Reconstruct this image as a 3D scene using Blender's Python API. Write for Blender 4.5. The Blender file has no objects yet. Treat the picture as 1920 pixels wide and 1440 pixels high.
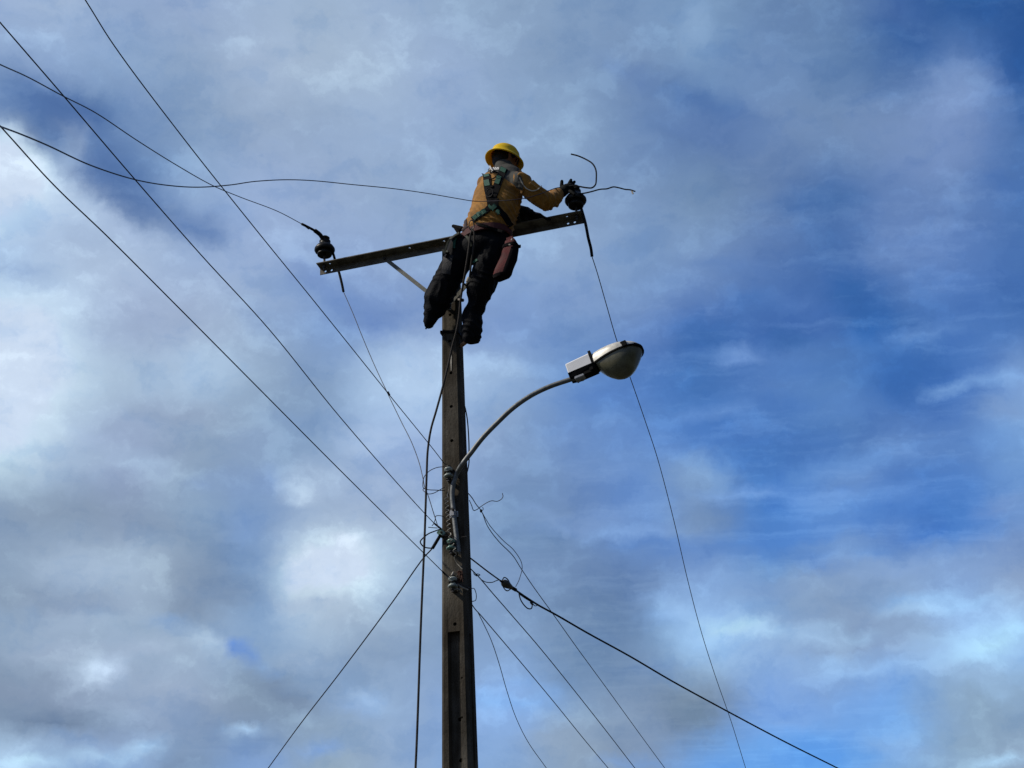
import bpy, bmesh, math, random
import numpy as np
from mathutils import Vector, Matrix
from mathutils.bvhtree import BVHTree
random.seed(4)
scene = bpy.context.scene
COL = scene.collection
R = math.radians

# ------------------------------------------------------------------ camera
PITCH, ROLL, FPX = R(29.0), R(2.25), 2884.0
EYE = Vector((0, 0, 1.6))
FW = Vector((0, math.cos(PITCH), math.sin(PITCH)))
_r0 = Vector((1, 0, 0)); _u0 = Vector((0, -math.sin(PITCH), math.cos(PITCH)))
RT = math.cos(ROLL) * _r0 - math.sin(ROLL) * _u0
UP = math.sin(ROLL) * _r0 + math.cos(ROLL) * _u0
cam_d = bpy.data.cameras.new('camera')
cam = bpy.data.objects.new('camera', cam_d); COL.objects.link(cam)
cam_d.sensor_fit = 'HORIZONTAL'; cam_d.sensor_width = 36.0
cam_d.lens = 36.0 * FPX / 1920.0
cam_d.clip_start = 0.05; cam_d.clip_end = 5000
m3 = Matrix((RT, UP, -FW)).transposed()
cam.matrix_world = Matrix.Translation(EYE) @ m3.to_4x4()
scene.camera = cam

# ------------------------------------------------------------------ light
SUN_AZ, SUN_EL = R(-99), R(43)          # azimuth measured from +Y towards +X
sd = bpy.data.lights.new('sun', 'SUN'); sun = bpy.data.objects.new('sun', sd); COL.objects.link(sun)
sd.energy = 3.3; sd.angle = R(4); sd.color = (1.0, 0.92, 0.80)
to_sun = Vector((math.sin(SUN_AZ) * math.cos(SUN_EL), math.cos(SUN_AZ) * math.cos(SUN_EL), math.sin(SUN_EL)))
sun.rotation_euler = to_sun.to_track_quat('Z', 'Y').to_euler()
scene.view_settings.view_transform = 'Standard'
scene.view_settings.look = 'None'
scene.view_settings.gamma = 1.0
scene.view_settings.exposure = 0.0
scene.view_settings.use_curve_mapping = False

# ------------------------------------------------------------------ sky
def srgb(h):
    h = h.strip('#'); c = [int(h[i:i + 2], 16) / 255 for i in (0, 2, 4)]
    return [x / 12.92 if x <= .04045 else ((x + .055) / 1.055) ** 2.4 for x in c]
# cloud colours of the sky, surveyed on a coarse lattice, then refined with single cloud features
SKY = """
9CB3DC A2B8DC 92AAD4 98AED6 9FB5D8 A0B6D6 9DB4D8 93ADD2 8BA6CC 84A1CA 7B9BC8 7B9DC9 6888B8 6585B6 4A6FAE 2F5FA3 2B5A9F
8AA8D6 8BA8D6 8CA9D4 92AACF A3B7D8 A5B9D7 A3B9DA 98B0D8 8BA6CE 7F9DC8 7896C4 7699C8 6F90C2 6587B9 4E73AE 5A7DBA 2B5CA5
7F9FD0 5577AC 7090C2 86A2CB 96ACD0 96ADD2 9AB2D8 92ACD6 8DAAD4 86A4CE 6A8ABD 6080B8 7290C2 7290C0 7592C5 7592CA 4C74B4
D5EAFC A9C0E4 6483B8 8AA8D6 98B0DC 9AB0D8 93ACD4 8FAAD4 8CA8D2 84A1CC 7A98C6 7291BC 6785B8 5478B4 6686C0 6686C0 4E76B8
A9C4EA ABC0E2 A9BDDF 9AB2DC 98B0DC 8DA8D8 8FA9D8 8FACD8 8FAEDC 8CA9D6 7C9DCE 7494C8 5E80BC 4A72B4 6284C2 5B80C2 4C76BA
D2EAFA BDD4F0 A2B4D8 A2B4D6 9AB2D8 7F9FD4 7C9BD2 86A2D6 7C9CD4 7698CE 6A8CC8 4C74BA 4A74BA 4670B8 4672B8 4C78C0 4A76BC
DCEEFC BCD2EA A9BFDC A8C0E0 93ACCE 85A2CC A2C0E8 A5C2EA 8EAEDC 6890CE 5480C6 4474BC 5680C4 5884C4 3C6CB8 4C7AC4 7CA2DC
C8E0F2 A8BEDE 98AAD0 90A6C6 8AA4CA 86A4CE 9AB4E2 96B0DE 7C9ACA 6E92CC 6890D0 5584CC 4678C2 5884C6 5C84C6 5C86CA 74A0DC
8FA5C4 8BA0BE 8A9DBE 8CA6C8 7C9CCC 9EB4D6 A4B8DA 8CA8D4 7494C2 7090C4 6C94D4 7090C0 4C82D0 6A98DC 5080CC 4C80CE 6E96D4
8CA2C0 A0B4D2 A4B8D4 8A9EBC 80A0CC D4E6F6 B4CCE8 8EA8CE 7A98C6 6E8CBA 6888BC 7CA0D8 7098D0 7C9CCC 84A4D4 80A4DC 8AA4D0
92A8C6 9AAECC 98AECC 9CB2D0 88A8D2 9CB4D4 90A8CA 84A2CC 82A2D0 7492BA 7090BC 9CC8FA 90B4E4 86A2CC 88A6D4 90B8EC 98C4F6
8094B2 8A9CBC 94A8CA 92A6C8 8196B4 88A2C6 90ACD4 86A6D8 88B0EC 7E9CC6 8098BC 7488A4 7AA6E8 78A4E4 74A8EC 88A8CC 86A4C8
B0D0F4 90B0DC 8CACDC 7C98C0 7CA0D8 94AAC2 90AAD0 84A8DC 86A8D8 8CA2C0 8098BE 6CA4EC 6CA8F0 66A6F2 80AADE 88A8CC 90A8C8
"""
GRID = np.array([[srgb(h) for h in row.split()] for row in SKY.strip().splitlines()])
FEAT = """
90 195 95 42 35 4A6CA8 .85|30 180 60 60 0 5A7CB4 .6|185 310 45 70 0 5272AC .75|270 380 85 28 30 5878B0 .75
375 430 50 28 0 5F80BA .85|70 262 40 18 40 4A6CA6 .7|135 270 32 45 0 9CB4DC .5|0 300 55 60 0 E0F2FF .8
1340 195 62 20 15 5278B4 .75|1235 155 60 25 0 6585B8 .6|1312 50 25 60 0 88AAD6 .6|1800 150 70 40 0 7E9CD2 .7
1902 105 25 50 0 2A5AA2 .85|1850 18 70 20 0 2C5CA4 .8|1540 375 72 22 0 4C74B2 .8|1375 668 45 15 0 7EA6E6 .9
1630 590 48 62 -10 2F66B2 .85|1320 640 50 40 0 3A6CB4 .7|1480 635 42 15 0 3568B0 .7|1715 700 75 40 -20 3A6EBA .75
1720 630 85 12 -12 6C98DA .65|1865 715 62 13 -8 82AEEA .9|1770 735 40 10 0 7CA8E4 .7|1340 775 80 14 -5 6E9ADE .6
1400 815 100 25 0 4674C0 .6|1530 830 60 35 0 4272BE .6|1300 890 55 38 0 86A8D4 .6|1600 870 150 20 -10 70A0E4 .5
1500 1000 200 30 -12 4C82D2 .6|1530 1055 50 14 0 4A80D2 .6|1800 985 80 25 0 4880D0 .6|1390 1180 72 16 8 B0DAFF .9
1520 1195 45 10 0 A8D0FC .8|1760 1125 100 15 0 98C8FC .75|1620 1250 100 15 0 96C4FC .7|1850 1205 70 22 -20 A4D6FF .85
1710 1180 50 25 0 86A2CA .6|1520 1110 70 30 0 88A4CC .6|1880 1340 80 50 30 86A4C6 .6|1300 1330 52 22 15 6E88A8 .85
1870 1430 50 12 0 A8D4FC .8|1560 1410 120 30 0 64A6F4 .6|20 680 100 110 0 DFF0FE .7|400 690 60 30 15 AEC8E8 .7
250 620 80 30 0 9CAED2 .5|440 905 36 34 0 7C9AD0 .35|380 910 30 12 -20 7C9AD0 .5|450 985 34 30 0 7CA0DC .35
280 872 60 20 15 A8C2E4 .6|50 515 60 14 15 8CA8D8 .7|160 1060 90 30 0 A8BCD8 .5|250 1040 50 30 0 A6BCD8 .5
400 1110 70 30 0 7E94B6 .7|610 1068 72 34 -10 E0F2FC .85|645 1040 28 28 0 DCEEFA .8|190 1257 45 22 -15 C0D4F4 .9
385 1207 42 16 20 B4CCE8 .75|450 1220 26 13 45 5888DC .95|315 1170 35 12 10 7EA4D8 .7|510 1265 40 12 35 80A8E0 .7
540 1300 55 20 30 7488A8 .8|565 1240 40 16 0 A4B8D6 .7|60 1350 100 20 0 7488A8 .7|455 1370 28 11 -15 B0D4FC .9
260 1405 45 14 -15 B0D4F8 .9|90 1432 110 9 -5 B4DAFC .9|600 1405 40 16 0 84ACEC .7|690 1310 40 18 20 A0C4F4 .7
770 700 75 60 0 B8D0F2 .6|1000 1010 80 25 0 6A8CBA .5|960 1320 100 12 -5 80B0F0 .75|1050 1390 60 30 0 94A8C4 .7
1130 1270 100 30 0 6C8CB8 .5|1250 1150 40 20 0 88B4EE .6|640 560 40 20 20 6A8CCB .6|700 600 35 30 0 7090D0 .5
60 335 70 30 35 D4E6FA .75|150 385 70 26 35 BDD2F0 .7|240 435 60 18 30 B2C6EA .65|20 255 24 14 40 C8DEF6 .7|112 265 20 12 30 486AA4 .7
215 330 22 26 60 4E70AA .6|185 270 20 30 20 6284BA .5|150 215 40 20 30 4E70AC .6|60 120 70 25 20 9AB4E0 .4|250 175 40 18 40 7896C8 .5
330 370 40 10 30 6C8CC2 .6|60 560 90 26 10 C4D8F4 .5|90 760 40 90 10 CADEF2 .5|330 770 90 26 8 8E9EC0 .6|230 800 60 24 0 94A6CA .5
150 860 80 20 -5 A8BEDC .5|90 950 120 24 0 8A9CB8 .6|300 985 60 18 0 8699B8 .5|60 1120 120 22 0 8597B4 .6|190 1130 80 16 0 8C9CBC .5
350 1140 50 22 20 7A8EAE .6|260 1215 60 16 0 A8B8D6 .6|110 1225 80 16 -5 A4B4D2 .6|330 1290 80 18 10 A0B0CE .6|140 1350 90 16 0 6E82A2 .7
230 1370 60 10 -5 7C90B4 .6|20 1300 50 20 0 8E9EBE .5|330 1440 40 14 -20 748CB4 .6|500 1440 60 12 0 88A8DC .6|590 1130 60 18 0 A6B6D4 .6
650 1160 60 20 0 98AAC8 .5|600 900 60 34 0 AEC2E2 .55|560 930 30 16 0 C0D2EC .6|505 900 22 26 0 7C9CD6 .5|690 830 60 30 0 B4CAEC .6
720 900 50 24 0 A0B6DA .5|560 790 70 18 0 7C9CCC .5|480 830 60 14 0 86A0CC .5|500 600 50 26 30 7E9CD0 .5|700 590 40 24 0 6C8CC8 .5
580 520 40 18 30 6A8ACA .55|930 690 45 22 0 A0BEE8 .5|960 740 60 20 0 90B0E0 .4|900 900 60 40 0 7C9CD0 .3|1060 560 60 30 0 86A4DA .4
1200 150 50 12 25 6484BC .6|1290 185 50 12 15 5074B0 .7|1360 210 40 10 15 5A7CB8 .6|1150 130 40 14 30 6E8EC4 .5|1260 230 60 10 10 6888BC .5
1290 60 14 50 8 8CAEDA .5|1400 120 60 30 0 7090C2 .4|1690 70 60 20 20 3A68AC .6|1720 110 50 14 10 4A74B4 .5|1650 180 60 12 -10 587CB6 .5
1780 200 50 26 -20 7E9AD0 .6|1830 140 20 30 0 7090C8 .5|1905 190 16 30 0 3562A8 .6|1500 390 60 12 8 4870B0 .6|1590 380 40 10 0 4A74B2 .6
1290 345 50 30 0 7090BE .3|1730 300 60 30 0 7492CC .4|1880 340 40 16 20 4C76BC .6|1360 500 60 16 10 5A80C0 .5|1560 500 60 14 10 4A74B8 .5
1590 540 40 26 -20 2F66B0 .7|1640 620 34 26 -10 2C62B0 .7|1410 560 50 16 0 4674BC .5|1480 560 50 10 10 5C84C8 .5|1550 700 80 16 0 4A78C0 .5
1450 700 80 14 0 5480C6 .5|1480 760 60 18 -10 4474C0 .5|1600 760 80 26 0 5C88CE .4|1690 720 40 30 -20 3468B6 .6|1880 770 50 20 0 7C9CD0 .6
1600 900 60 18 0 6C92D0 .5|1750 870 60 18 -10 5680C4 .5|1850 830 50 12 -12 6C9CE0 .5|1450 870 70 14 0 4A7CC8 .5|1380 930 90 10 -8 7CA8EA .6
1550 930 70 10 -8 74A2E8 .5|1700 930 90 12 0 6C9CE4 .5|1150 740 80 20 0 5A84CC .5|1100 800 60 16 -5 6A90D0 .4|1200 820 60 12 -5 5C88D0 .4
1080 980 90 10 -4 88ACE6 .6|1180 1000 80 8 -4 86AEEA .6|1010 960 40 12 20 84A6DC .5|1250 1020 80 16 0 5284D2 .5|1150 1080 90 22 0 6A88B8 .4
1060 1150 80 26 0 6684B2 .4|1130 1200 60 16 10 7292C2 .4|1270 1140 30 14 10 9CC6FA .7|1230 1110 40 8 0 8CB4EC .5|1330 1160 40 8 10 A4D0FC .7
1470 1200 40 6 0 A8D2FC .6|1600 1190 60 8 5 A0CCF8 .5|1700 1140 60 6 -4 A4D0FC .6|1820 1180 60 8 -12 A0D0FC .6|1900 1180 30 14 -10 9CCEFC .5
1560 1080 90 16 -5 84A2D0 .5|1680 1060 80 16 -6 88AAE0 .5|1800 1060 90 20 -4 86A4D4 .4|1420 1110 70 14 -5 82A2D6 .5|1640 1030 40 8 -8 6698E0 .5
1740 1000 60 10 -4 4880D4 .6|1880 950 50 18 -20 7C9CD6 .5|1800 1260 60 10 10 8CAEDC .5|1850 1290 60 12 25 9CC4F0 .5|1750 1330 60 20 20 80A4D4 .5
1340 1290 60 12 10 7C98C0 .5|1250 1250 60 16 0 7094CC .4|1450 1340 60 10 5 8AB0E8 .4|1680 1400 70 16 10 90B4E4 .4|1010 1290 60 8 10 84B4F4 .5
900 1300 40 10 0 80B0F0 .5|1120 1350 60 12 0 90A8C8 .5|1180 1430 60 10 0 74A4E8 .5|920 1190 50 24 0 7E9CCC .4|740 1130 50 20 0 88A2C8 .5
700 1230 60 14 0 7E98BE .4|660 1330 40 12 20 8EB2E8 .5|740 1380 50 12 0 98B2D8 .5|800 1100 40 40 0 94AED4 .3
"""
def project(d):
    z = d.dot(FW)
    return 960 + FPX * d.dot(RT) / z, 720 - FPX * d.dot(UP) / z
def cr(p0, p1, p2, p3, t):
    return .5 * (2 * p1 + (p2 - p0) * t + (2 * p0 - 5 * p1 + 4 * p2 - p3) * t * t + (3 * p1 - p0 - 3 * p2 + p3) * t ** 3)
feats = []
for line in FEAT.strip().splitlines():
    for f in line.split('|'):
        a = f.split(); feats.append(([float(v) for v in a[:5]], np.array(srgb(a[5])), float(a[6])))
def skycol(px, py):
    u = min(max(px / 120, 0), 15.999); v = min(max(py / 120, 0), 11.999)
    i, j = int(u), int(v); s, t = u - i, v - j
    def row(k):
        k = min(max(k, 0), 12)
        g = lambda q: GRID[k, min(max(q, 0), 16)]
        return cr(g(i - 1), g(i), g(i + 1), g(i + 2), s)
    c = cr(row(j - 1), row(j), row(j + 1), row(j + 2), t)
    for (x, y, rx, ry, rot), col, st in feats:
        a = math.radians(rot); dx, dy = px - x, py - y
        p = (dx * math.cos(a) + dy * math.sin(a)) / rx; q = (-dx * math.sin(a) + dy * math.cos(a)) / ry
        w = st * math.exp(-((p * p + q * q) * .8) ** 1.4)
        c = c * (1 - w) + col * w
    l = c @ np.array([.3, .5, .2]); g_ = .17 * min(1, l / .3) * min(1, max(0, (.86 - (1 - c[0] / c[2])) / .24))      # cloud greys are a touch more neutral
    c = c * (1 - g_) + l * g_
    c[0] *= .96; c[1] *= 1.01
    c = c * min(1.25, max(.8, (l / .36) ** .14))
    return np.clip(c, (.01, .01, .01), (.66, .78, .95))

WARP, WHI, BLO = .026, .60, .44
world = bpy.data.worlds.new('World'); scene.world = world
world.use_nodes = True
wt = world.node_tree; wn = wt.nodes; wl = wt.links; wn.clear()
def N(t, **kw):
    n = wn.new(t)
    for k, v in kw.items(): setattr(n, k, v)
    return n
def math_n(op, a, b=None, c=None, clamp=False):
    n = N('ShaderNodeMath', operation=op, use_clamp=clamp)
    for i, v in enumerate((a, b, c)):
        if v is None: continue
        if isinstance(v, (int, float)): n.inputs[i].default_value = v
        else: wl.new(v, n.inputs[i])
    return n.outputs[0]
def mixc(f, a, b):
    n = N('ShaderNodeMix', data_type='RGBA')
    for s, v in ((n.inputs[0], f), (n.inputs[6], a), (n.inputs[7], b)):
        if isinstance(v, (int, float)): s.default_value = v
        elif isinstance(v, (list, tuple)): s.default_value = (*v[:3], 1)
        else: wl.new(v, s)
    return n.outputs[2]
tc = N('ShaderNodeTexCoord'); DIR = tc.outputs['Generated']
# cloud-layer coordinates: the direction carried up to a flat cloud deck, so billows flatten towards the horizon
def noise(scale, detail, rough, vec=DIR, w=None):
    n = N('ShaderNodeTexNoise'); n.inputs['Scale'].default_value = scale
    n.inputs['Detail'].default_value = detail; n.inputs['Roughness'].default_value = rough
    wl.new(vec, n.inputs['Vector']); return n
def vmath(op, a, b=None, scale=None):
    n = N('ShaderNodeVectorMath', operation=op)
    for k, v in enumerate((a, b)):
        if v is None: continue
        if isinstance(v, (tuple, Vector)): n.inputs[k].default_value = v
        else: wl.new(v, n.inputs[k])
    if scale is not None:
        if isinstance(scale, (int, float)): n.inputs['Scale'].default_value = scale
        else: wl.new(scale, n.inputs['Scale'])
    return n
s0 = N('ShaderNodeSeparateXYZ'); wl.new(DIR, s0.inputs[0])
deck = vmath('SCALE', DIR, scale=math_n('DIVIDE', 1.0, math_n('MAXIMUM', s0.outputs[2], .06))).outputs[0]
nw = noise(28, 8, .66)
off = vmath('SCALE', vmath('SUBTRACT', nw.outputs['Color'], (.5, .5, .5)).outputs[0], scale=WARP).outputs[0]
vn = vmath('NORMALIZE', vmath('ADD', DIR, off).outputs[0])
sep = N('ShaderNodeSeparateXYZ'); wl.new(vn.outputs[0], sep.inputs[0])
az = math_n('ARCTAN2', sep.outputs[0], sep.outputs[1])
el = math_n('ARCSINE', sep.outputs[2])
AZ0, AZ1, NR, NSEG, NS = R(-25), R(25), 84, 3, 32
EL0, EL1 = R(13.5), R(44.5)
def sky_row(j):                                       # one strip of the surveyed sky, as its own small node group
    e = EL0 + (EL1 - EL0) * j / (NR - 1)
    g = bpy.data.node_groups.new('sky_strip', 'ShaderNodeTree')
    g.interface.new_socket('az', in_out='INPUT', socket_type='NodeSocketFloat')
    g.interface.new_socket('el', in_out='INPUT', socket_type='NodeSocketFloat')
    g.interface.new_socket('below', in_out='INPUT', socket_type='NodeSocketColor')
    g.interface.new_socket('colour', in_out='OUTPUT', socket_type='NodeSocketColor')
    gi = g.nodes.new('NodeGroupInput'); go = g.nodes.new('NodeGroupOutput'); c = None
    for k in range(NSEG):
        a0 = AZ0 + (AZ1 - AZ0) * k / NSEG; a1 = AZ0 + (AZ1 - AZ0) * (k + 1) / NSEG
        mr = g.nodes.new('ShaderNodeMapRange'); mr.inputs[1].default_value = a0; mr.inputs[2].default_value = a1; g.links.new(gi.outputs[0], mr.inputs[0])
        rp_ = g.nodes.new('ShaderNodeValToRGB'); els = rp_.color_ramp.elements
        while len(els) < NS: els.new(len(els) / NS)
        for q in range(NS):
            a = a0 + (a1 - a0) * q / (NS - 1)
            d = Vector((math.sin(a) * math.cos(e), math.cos(a) * math.cos(e), math.sin(e)))
            els[q].position = q / (NS - 1); els[q].color = (*skycol(*project(d)), 1)
        g.links.new(mr.outputs[0], rp_.inputs[0])
        if c is None: c = rp_.outputs[0]
        else:
            gt = g.nodes.new('ShaderNodeMath'); gt.operation = 'GREATER_THAN'; gt.inputs[1].default_value = a0; g.links.new(gi.outputs[0], gt.inputs[0])
            mx = g.nodes.new('ShaderNodeMix'); mx.data_type = 'RGBA'; g.links.new(gt.outputs[0], mx.inputs[0]); g.links.new(c, mx.inputs[6]); g.links.new(rp_.outputs[0], mx.inputs[7]); c = mx.outputs[2]
    if j:
        mr = g.nodes.new('ShaderNodeMapRange'); mr.inputs[1].default_value = EL0 + (EL1 - EL0) * (j - 1) / (NR - 1); mr.inputs[2].default_value = e
        g.links.new(gi.outputs[1], mr.inputs[0]); mx = g.nodes.new('ShaderNodeMix'); mx.data_type = 'RGBA'
        g.links.new(mr.outputs[0], mx.inputs[0]); g.links.new(gi.outputs[2], mx.inputs[6]); g.links.new(c, mx.inputs[7]); c = mx.outputs[2]
    g.links.new(c, go.inputs[0]); return g
groups = [sky_row(j) for j in range(NR)]
acc = None
for g in groups:
    n = wn.new('ShaderNodeGroup'); n.node_tree = g
    wl.new(az, n.inputs[0]); wl.new(el, n.inputs[1])
    if acc is not None: wl.new(acc, n.inputs[2])
    acc = n.outputs[0]
field = acc
# the rest of the dome: broken cloud, bright round the sun, unseen dark cloud added behind and right to lower ambient light
n2 = noise(2.6, 8, .6)
cov = N('ShaderNodeMapRange', interpolation_type='SMOOTHSTEP'); wl.new(n2.outputs[0], cov.inputs[0])
cov.inputs[1].default_value = .38; cov.inputs[2].default_value = .6
hazy = mixc(cov.outputs[0], srgb('34599A'), srgb('8A9CBC'))
dark = mixc(cov.outputs[0], srgb('1C3054'), srgb('3C4656'))
sunv = vmath('DOT_PRODUCT', DIR, tuple(to_sun))
sg = N('ShaderNodeMapRange', interpolation_type='SMOOTHSTEP'); wl.new(sunv.outputs['Value'], sg.inputs[0]); sg.inputs[1].default_value = -.1; sg.inputs[2].default_value = .85
rest = mixc(sg.outputs[0], dark, hazy)
azd = math_n('ABSOLUTE', az)
def edge(v, a, b):
    n = N('ShaderNodeMapRange', interpolation_type='SMOOTHSTEP'); wl.new(v, n.inputs[0]); n.inputs[1].default_value = a; n.inputs[2].default_value = b; return n.outputs[0]
out = math_n('MAXIMUM', math_n('MAXIMUM', edge(azd, R(25), R(34)), edge(el, R(44.5), R(54))), edge(el, R(13.5), R(6)))
field = mixc(out, field, rest)
# billows and wisps: thicker cloud lifts towards white, thin places let the blue through
flat = vmath('MULTIPLY', DIR, (1.0, 1.0, 1.7)).outputs[0]
wd = vmath('ADD', flat, vmath('SCALE', nw.outputs['Color'], scale=.05).outputs[0]).outputs[0]
n3 = noise(19, 8, .6, wd)
hi = N('ShaderNodeMapRange', interpolation_type='SMOOTHSTEP'); wl.new(n3.outputs[0], hi.inputs[0]); hi.inputs[1].default_value = .5; hi.inputs[2].default_value = .68; hi.inputs[4].default_value = WHI
lo = N('ShaderNodeMapRange', interpolation_type='SMOOTHSTEP'); wl.new(n3.outputs[0], lo.inputs[0]); lo.inputs[1].default_value = .5; lo.inputs[2].default_value = .31; lo.inputs[4].default_value = BLO
lit = vmath('MULTIPLY', field, (1.36, 1.36, 1.28)).outputs[0]
thin = vmath('MULTIPLY', field, (.58, .71, .86)).outputs[0]
field = mixc(lo.outputs[0], mixc(hi.outputs[0], field, lit), thin)
# thin streaks of high cloud across the blue gaps
st = noise(13, 7, .6, vmath('ADD', vmath('MULTIPLY', deck, (.45, 1.5, 1.0)).outputs[0], vmath('SCALE', nw.outputs['Color'], scale=.10).outputs[0]).outputs[0])
stf = N('ShaderNodeMapRange', interpolation_type='SMOOTHSTEP'); wl.new(st.outputs[0], stf.inputs[0]); stf.inputs[1].default_value = .47; stf.inputs[2].default_value = .72; stf.inputs[4].default_value = .34
sr = N('ShaderNodeSeparateXYZ'); wl.new(field, sr.inputs[0])
blue = N('ShaderNodeMapRange'); wl.new(sr.outputs[0], blue.inputs[0]); blue.inputs[1].default_value = .24; blue.inputs[2].default_value = .06
field = mixc(math_n('MULTIPLY', stf.outputs[0], blue.outputs[0]), field, vmath('ADD', vmath('MULTIPLY', field, (1.6, 1.45, 1.25)).outputs[0], (.06, .08, .10)).outputs[0])
n4 = noise(60, 4, .5, wd)
lum = N('ShaderNodeMapRange'); wl.new(n4.outputs[0], lum.inputs[0])
lum.inputs[1].default_value = .25; lum.inputs[2].default_value = .75; lum.inputs[3].default_value = 9.75; lum.inputs[4].default_value = 10.45
sc_ = vmath('SCALE', field, scale=lum.outputs[0])
nish = N('ShaderNodeTexSky', sky_type='NISHITA'); nish.sun_disc = False
nish.sun_elevation = SUN_EL; nish.sun_rotation = SUN_AZ; nish.altitude = 0; nish.ozone_density = 3
cover = mixc(.12, sc_.outputs[0], nish.outputs[0])
bg = N('ShaderNodeBackground'); bg.inputs['Strength'].default_value = 0.1
wl.new(cover, bg.inputs['Color'])
wo = N('ShaderNodeOutputWorld'); wl.new(bg.outputs[0], wo.inputs[0])
world.cycles.sampling_method = 'MANUAL'; world.cycles.sample_map_resolution = 512

# ------------------------------------------------------------------ pole frame and measuring helpers
PSI = R(15.4)
EX = Vector((math.cos(PSI), -math.sin(PSI), 0)); EY = Vector((math.sin(PSI), math.cos(PSI), 0)); EZ = Vector((0, 0, 1))
def ray(px, py):
    return (FW + RT * ((px - 960) / FPX) + UP * ((720 - py) / FPX)).normalized()
_d = ray(855, 1000); _t = 9.3 / _d.y
O = Vector((EYE + _d * _t)); O.z = 0
def G(x, y, z): return O + EX * x + EY * y + EZ * z          # pole-frame metres to world
def loc(p): q = p - O; return Vector((q.dot(EX), q.dot(EY), q.z))
def L(px, py, ly):                                            # point of the sight line at pole-frame depth ly
    d = ray(px, py); t = (ly - (EYE - O).dot(EY)) / d.dot(EY); return EYE + d * t
def LX(px, py, lx):
    d = ray(px, py); t = (lx - (EYE - O).dot(EX)) / d.dot(EX); return EYE + d * t
K = 1 / 262.0

# ------------------------------------------------------------------ materials
def mat(name, col, rough=.6, metal=0.0, var=.25, nscale=8.0, bump=0.0, bscale=60.0, spec=.4, col2=None, sheen=0, trans=0, coat=0, stretch=None):
    m = bpy.data.materials.new(name); m.use_nodes = True
    nt = m.node_tree; b = nt.nodes['Principled BSDF']
    b.inputs['Roughness'].default_value = rough; b.inputs['Metallic'].default_value = metal
    b.inputs['Specular IOR Level'].default_value = spec
    b.inputs['Sheen Weight'].default_value = sheen
    b.inputs['Transmission Weight'].default_value = trans
    b.inputs['Coat Weight'].default_value = coat
    t = nt.nodes.new('ShaderNodeTexCoord')
    vec = t.outputs['Object']
    if stretch:
        mp = nt.nodes.new('ShaderNodeMapping'); mp.inputs['Scale'].default_value = stretch
        nt.links.new(vec, mp.inputs[0]); vec = mp.outputs[0]
    n = nt.nodes.new('ShaderNodeTexNoise'); n.inputs['Scale'].default_value = nscale; n.inputs['Detail'].default_value = 7; n.inputs['Roughness'].default_value = .62
    nt.links.new(vec, n.inputs['Vector'])
    r = nt.nodes.new('ShaderNodeValToRGB')
    c2 = col2 or [c * (1 - var) for c in col]
    r.color_ramp.elements[0].position = .35; r.color_ramp.elements[0].color = (*c2, 1)
    r.color_ramp.elements[1].position = .65; r.color_ramp.elements[1].color = (*[min(1, c * (1 + var * .6)) for c in col], 1)
    nt.links.new(n.outputs[0], r.inputs[0]); nt.links.new(r.outputs[0], b.inputs['Base Color'])
    rr = nt.nodes.new('ShaderNodeMapRange'); rr.inputs[3].default_value = max(.05, rough - .1); rr.inputs[4].default_value = min(1, rough + .12)
    nt.links.new(n.outputs[0], rr.inputs[0]); nt.links.new(rr.outputs[0], b.inputs['Roughness'])
    if bump:
        n2 = nt.nodes.new('ShaderNodeTexNoise'); n2.inputs['Scale'].default_value = bscale; n2.inputs['Detail'].default_value = 8
        nt.links.new(t.outputs['Object'], n2.inputs['Vector'])
        bp = nt.nodes.new('ShaderNodeBump'); bp.inputs['Strength'].default_value = bump; bp.inputs['Distance'].default_value = .01
        nt.links.new(n2.outputs[0], bp.inputs['Height']); nt.links.new(bp.outputs[0], b.inputs['Normal'])
    return m
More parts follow.
